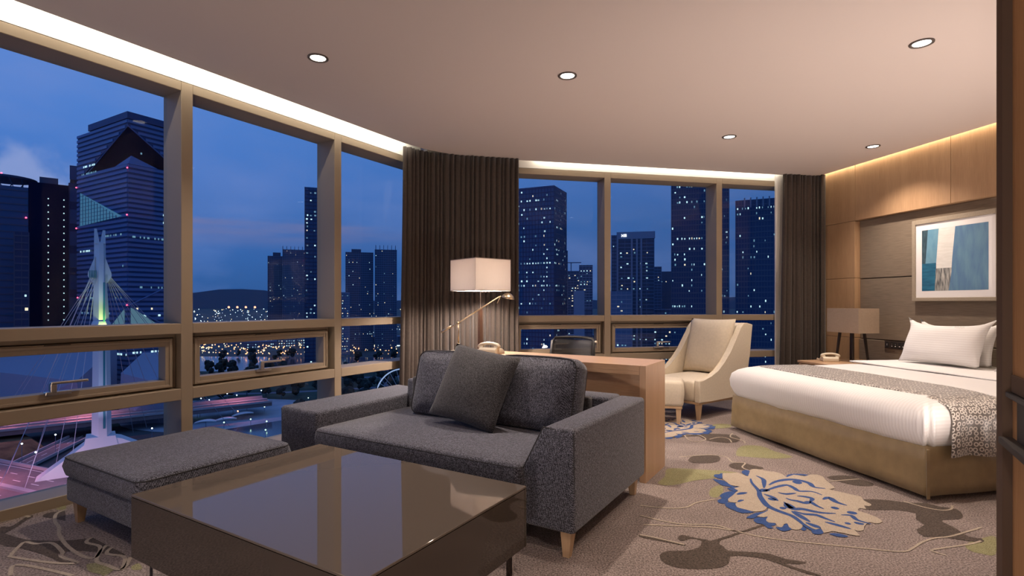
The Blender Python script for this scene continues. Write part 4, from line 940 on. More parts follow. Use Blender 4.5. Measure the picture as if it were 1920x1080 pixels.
bed_pillow(4.755, 3.85, .0, 16, 'white pillow standing behind the front pillow, against the headboard', .68, .36, .15, 6, False)
bed_pillow(4.735, 3.12, 0, 20, 'white pillow at the near side of the bed, partly in shade', .64, .40, .17, 8, True)
bed_pillow(4.48, 2.96, .0, 26, 'white pillow cut off by the partition at the near side of the bed', .66, .40, .18, 11, False)

# nightstand, lamp, telephone, socket plate
nsd = thing('nightstand', 'oak nightstand between the bed and the bedside curtain', 'nightstand', Bp(4.19, 4.47, 0), RB)
obj('body', B1(.015, .735, .01, .545, .06, .498, .002, 1), M['oak'], nsd); obj('top', B1(0, .74, 0, .56, .500, .522, .002, 1), M['oak_desk'], nsd)
obj('plinth', B1(.04, .72, .03, .52, 0, .06), M['black_lacquer'], nsd)
dr_ = obj('drawer', B1(-.004, .014, .02, .535, .30, .49, .002, 1), M['oak'], nsd); bm = NB(); box(bm, -.018, -.004, .2, .35, .38, .392, .002, 1); obj('handle', bm, M['steel'], dr_)
bl = thing('bedside_lamp', 'unlit bedside lamp with a box shade on splayed dark legs', 'lamp', Bp(4.68, 4.815, .522), RB)
x0, x1, y0, y1, z0, z1 = -.128, .122, -.205, .205, .303, .556
bm = NB()
for a in (box(bm, x0, x1, y0, y0+.003, z0, z1), box(bm, x0, x1, y1-.003, y1, z0, z1), box(bm, x0, x0+.003, y0+.003, y1-.003, z0, z1), box(bm, x1-.003, x1, y0+.003, y1-.003, z0, z1)): pass
obj('lamp_shade', bm, M['shade_taupe'], bl)
bm = NB(); box(bm, x0+.004, x1-.004, y0+.004, y1-.004, z0+.004, z0+.008); obj('diffuser', bm, M['shade_taupe'], bl)
for tx, ty, bx, by in ((-.075, -.075, -.095, -.105), (-.075, .085, -.095, .115), (.07, -.075, .09, -.105), (.07, .085, .09, .115)):
    bm = NB(); loft(bm, [[(bx+a*.008, by+b*.008, 0) for a, b in ((-1, -1), (1, -1), (1, 1), (-1, 1))], [(tx+a*.011, ty+b*.011, z0+.004) for a, b in ((-1, -1), (1, -1), (1, 1), (-1, 1))]]); obj('leg', bm, M['dark_leg'], bl)
telephone('telephone', 'ivory bedside telephone on the nightstand below the lamp', Bp(4.455, 4.88, .522), RB-.55, .85)
so = thing('socket_plate', 'dark socket and switch plate on the fabric panel behind the bed', 'switch', Bp(DH+.050, 4.62, .70), RB)
obj('plate', B1(-.008, .004, -.124, .124, -.040, .040, .003, 2), M['socket'], so)
for k, y in enumerate((.092, .035, -.005, -.052, -.092)):
    bm = NB(); box(bm, -.0105, -.007, y-.017, y+.017, -.030, .030, .001, 1); sw = obj('rocker', bm, M['black_plastic'], so)
    bm = NB()
    if k == 0: box(bm, -.0112, -.010, y-.002, y+.002, -.008, .012)
    else:
        box(bm, -.0112, -.010, y-.006, y+.006, -.016, -.008)
        if k < 3: box(bm, -.0112, -.010, y-.003, y+.003, .006, .010)
    obj('marking', bm, M['mark_white'], sw)

# picture over the bed
pf = thing('picture', 'framed blue and white abstract painting over the bed', 'picture', Bp(DH+.071, 0, 0), RB)
bm = NB(); F0, F1, G0, G1 = 3.617, 4.421, 1.152, 1.945
for a in ((F0, F0+.036, G0, G1), (F1-.036, F1, G0, G1), (F0+.036, F1-.036, G0, G0+.034), (F0+.036, F1-.036, G1-.044, G1)): box(bm, -.048, 0, a[0], a[1], a[2], a[3], .003, 1)
obj('frame', bm, M['frame_taupe'], pf)
obj('mount', B1(-.036, -.001, F0+.03, F1-.03, G0+.03, G1-.04), M['mat_white'], pf)
def paint(name, c1, c2, sc, st):
    return simple(name, c1, .55, noise=.0) if c2 is None else streak(name, c1, c2, sc, st)
def streak(name, c1, c2, sc, st):
    m, t, b = mat(name); tc = t.nodes.new('ShaderNodeTexCoord'); mp = t.nodes.new('ShaderNodeMapping'); mp.inputs['Scale'].default_value = st
    L_(t, tc.outputs['Object'], mp.inputs[0]); n = t.nodes.new('ShaderNodeTexNoise'); n.inputs['Scale'].default_value = sc; n.inputs['Detail'].default_value = 7; L_(t, mp.outputs[0], n.inputs['Vector'])
    r = t.nodes.new('ShaderNodeValToRGB'); r.color_ramp.elements[0].position = .35; r.color_ramp.elements[1].position = .65; r.color_ramp.elements[0].color = (*c1, 1); r.color_ramp.elements[1].color = (*c2, 1)
    L_(t, n.outputs['Fac'], r.inputs[0]); L_(t, r.outputs[0], b.inputs['Base Color']); b.inputs['Roughness'].default_value = .5; return m
A0, A1v, Bz0, Bz1 = 4.323, 3.716, 1.25, 1.838
def ap(a, b): return (A0+(A1v-A0)*a, Bz0+(Bz1-Bz0)*b)
pieces = [('paint_field', [(.43, 0), (1, 0), (1, 1), (.53, 1), (.485, .52), (.475, .36), (.475, .3)], streak('paint_blue', (.10, .20, .34), (.14, .27, .38), 9, (1, 3, .6))),
          ('paint_field', [(.275, 1), (.53, 1), (.485, .52), (.475, .36), (.235, .36)], streak('paint_white', (.72, .71, .66), (.80, .79, .75), 12, (1, 1, 6))),
          ('paint_field', [(.10, 1), (.275, 1), (.235, .45), (.06, .45)], streak('paint_light_blue', (.13, .30, .43), (.17, .35, .47), 10, (1, 2, 1))),
          ('paint_field', [(0, 1), (.10, 1), (.06, .45), (0, .45)], streak('paint_ink', (.025, .055, .075), (.06, .11, .14), 16, (1, 3, 1))),
          ('paint_field', [(0, .45), (.235, .45), (.21, 0), (0, 0)], streak('paint_teal', (.015, .10, .19), (.03, .17, .28), 10, (1, 1, 7))),
          ('paint_field', [(.235, .36), (.475, .36), (.475, .3), (.43, 0), (.21, 0), (.235, .45)], streak('paint_brush', (.06, .07, .075), (.52, .51, .47), 22, (1, 4, .5)))]
for nm, pts, m_ in pieces:
    bm = NB(); bm.faces.new([bm.verts.new((-.0368, *ap(a, b))) for a, b in pts]); obj(nm, bm, m_, pf)

# shelf unit on the partition at the near right edge
sh = thing('wall_shelf', 'dark recessed console shelf on the partition at the near right edge', 'shelf', Wp(.6, 4.21, 0), RW)
obj('upper_panel', B1(-.010, 0, 0, 1.885, .825, .885, .002, 1), M['trim_dark'], sh)
obj('ledge', B1(-.022, 0, 0, 1.90, .806, .824, .002, 1), M['black_lacquer'], sh)
obj('back_panel', B1(-.004, 0, .05, 1.84, .666, .806), M['black_lacquer'], sh)
obj('ledge', B1(-.040, 0, 0, 1.905, .642, .665, .002, 1), M['black_lacquer'], sh)

# cans for the added ceiling fill lights, out of view
for (p_, q_, g_), lab in zip(FILL_LIGHTS, ('floor can uplighter by the plain wall, near the partition', 'floor can uplighter by the plain wall, near the headboard', 'floor can uplighter behind the viewpoint, by the partition', 'floor can uplighter behind the viewpoint, towards the windows')):
    t = thing('uplighter', lab, 'lamp', (p_[0], p_[1], 0), 0, 'floor can uplighters')
    bm = NB(); prof = [(.09, 0), (.09, .25), (.083, .25), (.083, .12)]
    R_ = [[bm.verts.new((r*math.cos(2*PI*k/24), r*math.sin(2*PI*k/24), h_)) for k in range(24)] for r, h_ in prof]
    for a, b in zip(R_, R_[1:]):
        for k in range(24): bm.faces.new((a[k], a[(k+1) % 24], b[(k+1) % 24], b[k]))
    obj('can', bm, M['black_plastic'], t, True)
    bm = NB(); lathe(bm, [(.08, .12), (.08, .13)], 24); obj('reflector', bm, M['chrome'], t)

# ================================================================== THE CITY OUTSIDE
GZ = -60.0
def hz(px, Y): return ((px-960)/1012.48*Y, Y)          # bearing of a far thing as seen from the room, at its own distance Y
def zz(py, Y): return 1.13-(py-568.92)/1012.48*Y
C = {}
C['ground'] = simple('dusk_ground', (.055, .075, .085), .9, noise=.5, scale=.03)
C['lawn'] = simple('dusk_lawn', (.035, .065, .045), .95, noise=.4, scale=.08)
C['hill_grass'] = simple('roadside_grass', (.085, .075, .035), .95, noise=.5, scale=.2)
C['plaza'] = simple('plaza_paving', (.33, .40, .47), .8, noise=.15, scale=.1)
C['path'] = simple('park_path', (.16, .19, .24), .8)
C['canal'] = simple('canal_water', (.05, .08, .12), .12)
C['asphalt'] = simple('asphalt', (.21, .165, .17), .8, noise=.12, scale=.4)
C['road_paint'] = simple('road_paint', (.75, .72, .70), .7)
C['concrete'] = simple('pale_concrete', (.42, .40, .42), .8)
C['hills'] = simple('distant_hills', (.14, .19, .27), 1.0)  # paler tone: haze over the hills put into their colour
C['white_steel'] = simple('white_bridge_steel', (.74, .74, .76), .45)
C['teal'] = simple('teal_recess', (.03, .22, .26), .5)
C['cable'] = simple('pale_cable', (.55, .53, .60), .5)
C['glass_dark'] = simple('dark_tower_glass', (.028, .060, .145), .35, spec=.3)  # tower glass and facades lightened towards blue to stand for haze
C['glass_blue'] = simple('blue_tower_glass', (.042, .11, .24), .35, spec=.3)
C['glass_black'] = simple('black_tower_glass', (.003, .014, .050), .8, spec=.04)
C['facade'] = simple('grey_facade', (.145, .21, .34), .6)
C['facade_pale'] = simple('pale_facade', (.27, .32, .44), .7)
C['facade_dark'] = simple('dark_facade', (.062, .094, .165), .6)
C['fin'] = simple('metal_fin', (.20, .23, .30), .45)
C['win_cool'] = emit('lit_window_cool', (.60, .92, 1.0), 1.15)
C['win_warm'] = emit('lit_window_warm', (1.0, .86, .60), 1.1)
C['win_dim'] = emit('lit_window_dim', (.30, .62, .85), .45)
C['red'] = emit('red_beacon', (1.0, .05, .10), 9)
C['lamp_white'] = emit('street_lamp_white', (.80, .95, 1.0), 8)
C['lamp_orange'] = emit('street_lamp_orange', (1.0, .42, .14), 14)
C['lamp_green'] = emit('path_light', (.62, 1.0, .72), 5)
C['sign'] = emit('roof_sign', (.92, .95, 1.0), 2.2)
C['tree'] = simple('dusk_foliage', (.022, .035, .032), .95, noise=.4, scale=1.5)
C['tree_lit'] = simple('lit_foliage', (.10, .085, .04), .95, noise=.5, scale=1.2)

# ---- ground
bm = NB(); box(bm, -9000, 9000, 30, 9000, GZ-4, GZ); g = obj('ground', bm, C['ground']); tag(g, 'dark blue city ground far below the windows', 'ground', kind='structure')
def patch(name, pts, z, m, parent=None): return obj(name, flat(pts, z), m, parent)
patch('lawn', sm([(-330, 300), (-130, 262), (-60, 300), (-40, 480), (-300, 520), (-420, 420)]), GZ+.05, C['lawn'], g)
patch('plaza', sm([(-185, 262), (-140, 255), (-112, 285), (-120, 330), (-160, 345), (-215, 330), (-205, 285)]), GZ+.12, C['plaza'], g)
patch('canal', [(-700, 500), (200, 470), (600, 470), (600, 590), (200, 590), (-700, 640)], GZ+.10, C['canal'], g)
patch('canal', [(-150, 250), (-60, 230), (-40, 258), (-120, 282)], GZ+.14, C['canal'], g)
for p in ([(-260, 350), (-150, 372), (-60, 410)], [(-210, 300), (-190, 360), (-215, 440)], [(-120, 330), (-95, 390), (-110, 460)], [(-320, 420), (-200, 430), (-80, 455)]):
    obj('path', ribbon(sm(p, False, 5), 7, GZ+.16), C['path'], g)
bm = NB(); rnd = random.Random(5); N_ = 60; base = []; top = []
for i in range(N_+1):
    x = -7000+i*260; h_ = 95+55*math.sin(i*.55)+40*math.sin(i*1.3+1)+20*math.sin(i*2.9)
    base.append((x, 6200, GZ)); top.append((x, 6200, max(10, h_*.55)+(70 if x < -2500 else 10))); 
B_ = [bm.verts.new(p) for p in base]; T_ = [bm.verts.new(p) for p in top]; K_ = [bm.verts.new((p[0], p[1]+1500, GZ)) for p in base]
for i in range(N_): bm.faces.new((B_[i], B_[i+1], T_[i+1], T_[i])); bm.faces.new((T_[i], T_[i+1], K_[i+1], K_[i]))
tag(obj('hills', bm, C['hills']), 'low hills on the horizon beyond the city', 'hills', kind='structure')

# ---- roads and the lit grass bank beside the bridge
def road(name, a, b, wid, z, label, thick=1.6, kerb=True, lines=(0,), dash=True):
    a, b = Vector((*a, z)), Vector((*b, z)); d = (b-a).normalized(); q = Vector((-d.y, d.x, 0)); L = (b-a).length
    r = thing(name, label, 'road', a, math.atan2(d.y, d.x), kind='structure')
    obj('deck', B1(0, L, -wid/2, wid/2, -thick, 0), C['asphalt'], r)
    for s_ in (-1, 1):
        obj('parapet', B1(0, L, s_*wid/2-.5, s_*wid/2+.1, 0, 1.0), C['concrete'], r)
        obj('edge_line', B1(0, L, s_*(wid/2-1.6)-.15, s_*(wid/2-1.6)+.15, .0, .03), C['road_paint'], r)
    for y in lines:
        if y == 'median':
            obj('median', B1(0, L, -.9, .9, 0, .7), C['concrete'], r); continue
        k = 0; first = None
        while k*10 < L:
            if first is None: first = obj('lane_dash', B1(0, 4, y-.16, y+.16, 0, .03), C['road_paint'], r); 
            else: share('lane_dash', first, r, (k*10, 0, 0))
            k += 1
    return r
road('road', (-330, 238), (-70, 132), 30, GZ+4, 'wide pink lit highway deck in front of the bridge mast', 2.0, True, (-8, -4.5, 5, 9, 'median'))
def gp(px, py): Y = 61.13*1012.48/(py-568.92); return hz(px, Y)
road('road', (-236, 224), (-138, 304), 20, GZ+7, 'pink lit road running behind the bridge mast', 2.0, True, (-4, 4, 'median'))
road('road', gp(20, 886), gp(150, 822), 9, GZ+.6, 'narrow slip road beside the grass bank', .5, False, (0,))
bm = NB(); pts = [gp(-60, 826), gp(0, 822), gp(45, 819), (gp(84, 838)), gp(58, 858), gp(0, 872), gp(-60, 876)]
lo = [bm.verts.new((x, y, GZ)) for x, y in sm(pts)]; hi = [bm.verts.new((x*.7-213*.3, y*.7+226*.3, GZ+3.5)) for x, y in sm(pts)]
n_ = len(lo); bm.faces.new(hi)
for i in range(n_): bm.faces.new((lo[i], lo[(i+1) % n_], hi[(i+1) % n_], hi[i]))
tag(obj('hill', bm, C['hill_grass'], None, True), 'dark grass bank between the lit roads', 'bank', kind='structure')

# ---- bridge mast with its stays
MY = 186.0; MX, _ = hz(189, MY)
MA = -math.atan2(MX, MY)
br = thing('bridge', 'white twin pronged cable bridge mast lit green in the middle', 'bridge', (MX, MY, GZ), MA)
def mloc(x, y, z): return Matrix.Rotation(-MA, 3, 'Z') @ Vector((x-MX, y-MY, z))
def mz(py): return zz(py, MY)-GZ
S_ = MY/1012.48*math.cos(MA)
def mast_ring(py, l, r, dy):    # left and right edge in relation to the axis, metres
    z = mz(py); return [(l, -dy*.25, z), (l*.25, -dy, z), (r*.55, -dy, z), (r, -dy*.2, z), (r*.7, dy, z), (l*.7, dy, z)]
bm = NB(); loft(bm, [mast_ring(py, (l-189)*S_, (r-189)*S_, d_) for py, l, r, d_ in ((832, 171, 210, 4.2), (760, 172.5, 208.5, 4.0), (640, 174, 206.5, 3.7), (606, 174.5, 205.5, 3.6), (545, 175, 201.5, 3.2), (505, 176, 199, 3.0), (456, 176.5, 198, 2.8))])
obj('mast', bm, C['white_steel'], br)
for l0, r0, l1, r1, yt in ((176.5, 187.3, 176.8, 181.5, 430.5), (187.3, 198, 192.5, 197.5, 432.5)):
    bm = NB(); z0_, z1_ = mz(458), mz(yt)
    loft(bm, [[((l0-189)*S_, -2.6, z0_), ((r0-189)*S_, -2.6, z0_), ((r0-189)*S_, 2.2, z0_), ((l0-189)*S_, 2.2, z0_)], [((l1-189)*S_, -2.0, z1_), ((r1-189)*S_, -2.0, z1_), ((r1-189)*S_, 1.6, z1_), ((l1-189)*S_, 1.6, z1_)]])
    obj('prong', bm, C['white_steel'], br)
bm = NB(); prism(bm, [((193.2-189)*S_, mz(800)), ((197.5-189)*S_, mz(800)), ((196.6-189)*S_, mz(530)), ((193.4-189)*S_, mz(530))], -4.35, -2.0, 'Y'); obj('recess_strip', bm, C['teal'], br)
for sd, w_ in ((-1, 21), (1, 20)):
    bm = NB(); x0_ = (178-189)*S_ if sd < 0 else (197-189)*S_
    pts = [(x0_, mz(482)), (x0_+sd*w_*.30*S_*2, mz(512)), (x0_+sd*w_*S_*.62, mz(518)), (x0_+sd*w_*S_*.25, mz(530)), (x0_, mz(531))]
    prism(bm, pts, -1.8, 1.8, 'Y'); obj('cable_saddle', bm, C['white_steel'], br)
bm = NB()
for k in range(5): box(bm, (168.5+k*2.9-189)*S_-.12, (168.5+k*2.9-189)*S_+.12, -2.9, -2.5, mz(522), mz(508))
obj('cable_sockets', bm, C['teal'], br, kind='stuff')
bm = NB(); loft(bm, [mast_ring(py, (l-189)*S_, (r-189)*S_, d_) for py, l, r, d_ in ((612, 170.5, 209, 4.8), (606.5, 171.5, 208, 4.8), (602, 174, 205.5, 4.2))]); obj('collar', bm, C['white_steel'], br)
for sd, pts in ((-1, [(171, 818), (171, 868), (150, 880), (88, 908), (52, 893), (120, 852), (160, 826)]), (1, [(209, 818), (206, 860), (240, 872), (300, 892), (330, 880), (262, 838), (228, 822)])):
    bm = NB(); prism(bm, [((x-189)*S_, max(.0, mz(y))) for x, y in pts], -4.0, 3.0, 'Y'); obj('leg', bm, C['white_steel'], br)
bm = NB(); loft(bm, [[(a*k, b*k2, z) for a, b in ((-1, -1), (1, -1), (1, 1), (-1, 1))] for k, k2, z in ((7.2, 5, 0), (4.0, 4.2, mz(815)))]); obj('plinth', bm, C['white_steel'], br)
rnd = random.Random(4)
ends_l = [(8, 905), (18, 880), (60, 880), (-40, 850), (100, 900), (-60, 900), (130, 905), (-20, 960), (40, 940)]
for k, (ex, ey) in enumerate(ends_l):
    Y_ = 62.0/(ey-568.92)*1012.48*.97; X_, _ = hz(ex, Y_)
    a = Vector(((170+1.6*k-189)*S_, -2.5, mz(520))); b = mloc(X_, Y_, 2.0)
    bm = NB(); tube(bm, [a, b], .085, 5); obj('stay_cable', bm, C['cable'], br)
for k, (ex, Y_) in enumerate([(250, 250), (275, 260), (300, 270), (330, 285), (360, 300), (400, 300), (450, 285), (430, 262)]):
    X_, _ = hz(ex, Y_); a = Vector(((199+1.2*k-189)*S_, -1.5, mz(519))); b = mloc(X_, Y_, 1.5)
    bm = NB(); tube(bm, [a, b], .085, 5); obj('stay_cable', bm, C['cable'], br)
# the mast's own floodlights, given in the mast's own axes
def mw(x, y, py): 
    q = Matrix.Rotation(MA, 3, 'Z') @ Vector((x, y, 0)); return (MX+q.x, MY+q.y, GZ+mz(py))
def flood(loc, tgt, e, col, ang=50): spot('bridge_floodlight', loc, Vector(tgt)-Vector(loc), e, col, ang, .9, .4)
flood(mw(1, -9, 622), mw(0, 0, 566), 5200, (.78, 1.0, .22), 60)
flood(mw(-2, -14, 590), mw(0, 0, 490), 2200, (.55, .70, 1.0), 80)
flood(mw(0, -20, 800), mw(0, 0, 690), 7500, (.58, .64, 1.0), 70)
flood(mw(-16, -24, 840), mw(-6, 0, 850), 9500, (1.0, .62, .85), 90)
flood(mw(14, -24, 840), mw(8, 0, 850), 3500, (.85, .65, 1.0), 80)
for (x, y, e) in ((-262, 205, 26000), (-215, 184, 26000), (-172, 166, 26000), (-135, 150, 20000), (-225, 233, 12000), (-200, 253, 14000), (-175, 274, 14000), (-150, 294, 10000), (-196, 214, 3500)):
    spot('road_light', (x, y, GZ+17), (0, 0, -1), e*.85, (1.0, .30, .40), 150, .5, .5)

# ---- street lamps, park lamps
def lamp_post(px, py, H, mt, name, label, group, zb=None):
    zb = GZ if zb is None else zb
    Y = (1.13-zb-H)*1012.48/(py-568.92); X, _ = hz(px, Y)
    t = thing(name, label, 'street lamp', (X, Y, zb), 0, group)
    bm = NB(); tube(bm, [(0, 0, 0), (0, 0, H-.2)], .10, 5); obj('pole', bm, C['fin'], t)
    bm = NB(); bmesh.ops.create_icosphere(bm, subdivisions=1, radius=.33, matrix=Matrix.Translation((0, 0, H))); obj('lamp_head', bm, C[mt], t)
for px, py, q in ((41, 832, 'brightest, in the middle of the slip road'), (104, 815, 'closest to the bridge mast'), (67, 848, 'lowest and nearest the highway')): lamp_post(px, py, 8, 'lamp_white', 'street_lamp', 'white street lamp by the grass bank, '+q, 'street lamps by the grass bank')
for px, py, q in ((6, 744, 'at the left edge'), (60, 733, 'middle one of three'), (88, 731, 'closest to the mast')): lamp_post(px, py, 9, 'lamp_orange', 'street_lamp', 'orange street lamp left of the bridge mast, '+q, 'orange street lamps left of the mast')
for px, py in ((377, 747), (392, 750), (426, 738), (444, 741), (490, 732), (526, 725), (560, 720), (598, 714), (285, 803)):
    lamp_post(px, py, 6, 'lamp_white', 'park_lamp', 'white park lamp on a thin pole below the left windows', 'white park lamps')
for px, py in ((370, 774), (414, 757), (496, 763), (578, 746), (420, 792), (470, 786), (374, 764), (498, 806), (500, 790), (647, 735), (620, 740), (655, 730)):
    lamp_post(px, py, 3, 'lamp_green', 'path_lamp', 'pale green path light in the plaza below the left windows', 'green path lights')
lamp_post(446, 771, 4, 'lamp_orange', 'street_lamp', 'single orange lamp among the white plaza canopies', None)
# ---- leaf shaped canopies on the plaza
bm = NB(); G = {}
for i in range(9):
    for j in range(5):
        a = -1+i/4; b = -1+j/2; G[i, j] = bm.verts.new((a*5.2, b*2.6*(1-a*a*.75), 3.0+1.0*(1-a*a)-.5*b*b+.35*a))
for i in range(8):
    for j in range(4): bm.faces.new((G[i, j], G[i+1, j], G[i+1, j+1], G[i, j+1]))
bmesh.ops.remove_doubles(bm, verts=bm.verts[:], dist=.01)
cn0 = None
for k, (px, py, r) in enumerate(((375, 772, .3), (402, 763, .5), (437, 767, .4), (463, 759, .5), (386, 790, .1), (422, 786, .4), (455, 776, .6), (486, 752, .4))):
    Y = (1.13-GZ-3)*1012.48/(py-568.92); X, _ = hz(px, Y)
    if cn0 is None:
        cn0 = thing('canopy', 'white leaf shaped canopy on the plaza below the left windows', 'canopy', (X, Y, GZ), r, 'plaza canopies')
        cv_ = obj('roof', bm, C['white_steel'], cn0, True); md = cv_.modifiers.new('thickness', 'SOLIDIFY'); md.thickness = .12
        bm2 = NB(); tube(bm2, [(0, 0, 0), (0, 0, 4.0)], .14, 6); obj('post', bm2, C['fin'], cn0)
    else:
        c = copy_tree(cn0); c.location = (X, Y, GZ); c.rotation_euler = (0, 0, r)
# ---- trees of the park
def tree_mesh(seed):
    rnd = random.Random(seed); bm = NB()
    for k in range(7):
        c = Vector((rnd.uniform(-1.6, 1.6), rnd.uniform(-1.6, 1.6), rnd.uniform(2.6, 6.2))); r = rnd.uniform(1.2, 2.1)
        bmesh.ops.create_icosphere(bm, subdivisions=1, radius=r, matrix=Matrix.Translation(c))
    for v in bm.verts: v.co += Vector((rnd.uniform(-.4, .4), rnd.uniform(-.4, .4), rnd.uniform(-.4, .4)))
    return bm
protos = []
for k in range(3):
    o = obj('tree', tree_mesh(k+20), C['tree']); bm = NB(); tube(bm, [(0, 0, 0), (0, 0, 4)], .25, 5, True, .12); obj('trunk', bm, C['facade_dark'], o); protos.append(o)
rnd = random.Random(12); cnt = 0; placed = []
def put_tree(x, y, s):
    global cnt
    k = cnt % 3
    o = protos[k] if cnt < 3 else copy_tree(protos[k])
    o.location = (x, y, GZ); o.rotation_euler = (0, 0, rnd.uniform(0, 6)); o.scale = (s, s, s*rnd.uniform(.9, 1.3))
    tag(o, 'small dark park tree seen through the lower panes of the left windows', 'tree', 'park trees'); cnt += 1
tries = 0
while cnt < 110 and tries < 6000:
    tries += 1
    px = rnd.uniform(352, 745); py = rnd.uniform(668, 800)
    Y = 61.1*1012.48/(py-568.92); X, _ = hz(px, Y)
    if -215 < X < -112 and 255 < Y < 345: continue
    if 490 < Y < 600 and rnd.random() < .85: continue
    if any((X-a)**2+(Y-b)**2 < 95 for a, b in placed): continue
    placed.append((X, Y))
    put_tree(X, Y, rnd.uniform(.8, 1.5))
# ---- ferris wheel, its rim above the sofa arm
wy = 260.0; wx, _ = hz(757, wy)
fw = thing('ferris_wheel', 'white rimmed wheel seen past the corner curtain', 'ferris wheel', (wx, wy, GZ), -.2)
RWh = 14.4
for x in (-5, 5):
    bm = NB(); tube(bm, [(x, 1.2, 0), (0, 1.2, RWh+.8)], .3, 5); obj('support', bm, C['white_steel'], fw)
bm = NB(); tube(bm, [(RWh*math.cos(2*PI*k/64), 0, RWh*math.sin(2*PI*k/64)+RWh+.8) for k in range(65)], .32, 6, False); fr_ = obj('rim', bm, emit('wheel_rim_lights', (.45, .62, 1.0), .7), fw)
for k in range(24):
    a = 2*PI*k/24; bm = NB(); tube(bm, [(0, 0, RWh+.8), (RWh*math.cos(a), 0, RWh*math.sin(a)+RWh+.8)], .09, 4); obj('spoke', bm, C['white_steel'], fw)

# ---- towers
def quads(bm, L):
    for p in L: bm.faces.new([bm.verts.new(q) for q in p])
def tower(label, cx, cy, w_, d_, rot, zt, body, fl_h, fin_w, lit, trim='fin', warm=.25, seed=0, slab_out=.25, name='tower', crown=None, win=(.55, .42), dim=.35):
    """a tower block: body, projecting floor slabs, upright fins and its lit windows. local y<0 looks to the room"""
    rnd = random.Random(seed); H = zt-GZ
    t = thing(name, label, 'tower', (cx, cy, GZ), rot)
    obj('body', B1(-w_/2, w_/2, -d_/2, d_/2, 0, H), C[body], t)
    bm = NB(); z = fl_h
    while z < H-.3:
        box(bm, -w_/2-slab_out, w_/2+slab_out, -d_/2-slab_out, d_/2+slab_out, z-.22*fl_h*.5, z+.22*fl_h*.5); z += fl_h
    obj('floor_slabs', bm, C[trim], t, kind='stuff')
    bm = NB()
    if fin_w:
        n = max(2, int(w_/fin_w))
        for i in range(n+1):
            x = -w_/2+w_*i/n; box(bm, x-.16, x+.16, -d_/2-slab_out*1.3, -d_/2, 0, H); 
        n2 = max(2, int(d_/fin_w))
        for i in range(n2+1):
            y = -d_/2+d_*i/n2
            for s_ in (-1, 1): box(bm, s_*w_/2-slab_out*1.3*(s_ < 0), s_*w_/2+slab_out*1.3*(s_ > 0), y-.16, y+.16, 0, H)
        obj('fins', bm, C[trim], t, kind='stuff')
    W_ = {'win_cool': NB(), 'win_warm': NB(), 'win_dim': NB()}
    fw_ = fin_w or 3.0; nf = int(H/fl_h)
    for f in range(nf):
        row = rnd.random() < .16          # some floors are lit in runs
        for (nx_, face) in ((int(w_/fw_), 0), (int(d_/fw_), 1), (int(d_/fw_), 2)):
            for i in range(nx_):
                if rnd.random() > (lit*5.5 if row else lit*1.35): continue
                a = i*fw_+fw_*(.5-win[0]/2*.9)+rnd.uniform(0, .25)*fw_; b = a+fw_*win[0]*rnd.uniform(.45, .9); z0_ = f*fl_h+fl_h*.25; z1_ = z0_+fl_h*win[1]*rnd.uniform(.6, 1)
                r_ = rnd.random(); key = 'win_dim' if r_ < dim else ('win_warm' if r_ < dim+warm*(1-dim) else 'win_cool'); o_ = .06
                if face == 0: p = [(-w_/2+a, -d_/2-o_, z0_), (-w_/2+b, -d_/2-o_, z0_), (-w_/2+b, -d_/2-o_, z1_), (-w_/2+a, -d_/2-o_, z1_)]
                elif face == 1: p = [(-w_/2-o_, -d_/2+b, z0_), (-w_/2-o_, -d_/2+a, z0_), (-w_/2-o_, -d_/2+a, z1_), (-w_/2-o_, -d_/2+b, z1_)]
                else: p = [(w_/2+o_, -d_/2+a, z0_), (w_/2+o_, -d_/2+b, z0_), (w_/2+o_, -d_/2+b, z1_), (w_/2+o_, -d_/2+a, z1_)]
                quads(W_[key], [p])
    for k_, b_ in W_.items():
        if len(b_.faces): obj('lit_windows', b_, C[k_], t, kind='stuff')
        else: b_.free()
    return t
def tower_px(label, px0, px1, py, Y, d_=None, rot=None, **kw):
    """tower spanning a bearing interval at distance Y, its front square to the line of sight unless turned"""
    x0, _ = hz(px0, Y); x1, _ = hz(px1, Y); pm = (px0+px1)/2; a = math.atan2((pm-960)/1012.48, 1)
    w_ = (x1-x0)*math.cos(a) if rot is None else kw.pop('w_'); d_ = d_ or w_*.8
    r = -a if rot is None else rot
    cx = (x0+x1)/2+math.sin(a)*d_/2; cyy = Y+math.cos(a)*d_/2
    return tower(label, cx, cyy, w_, d_, r, zz(py, Y), kw.pop('body', 'glass_dark'), kw.pop('fl_h', 3.6), kw.pop('fin_w', 3.0), kw.pop('lit', .08), **kw)
def roof_box(t, x0, x1, y0, y1, z0, z1, m='facade_dark', nm='roof_plant'): return obj(nm, B1(x0, x1, y0, y1, z0, z1), C[m], t)
def beacon(t, x, y, z, r=.75):
    bm = NB(); bmesh.ops.create_icosphere(bm, subdivisions=1, radius=r, matrix=Matrix.Translation((x, y, z))); obj('beacon', bm, C['red'], t)

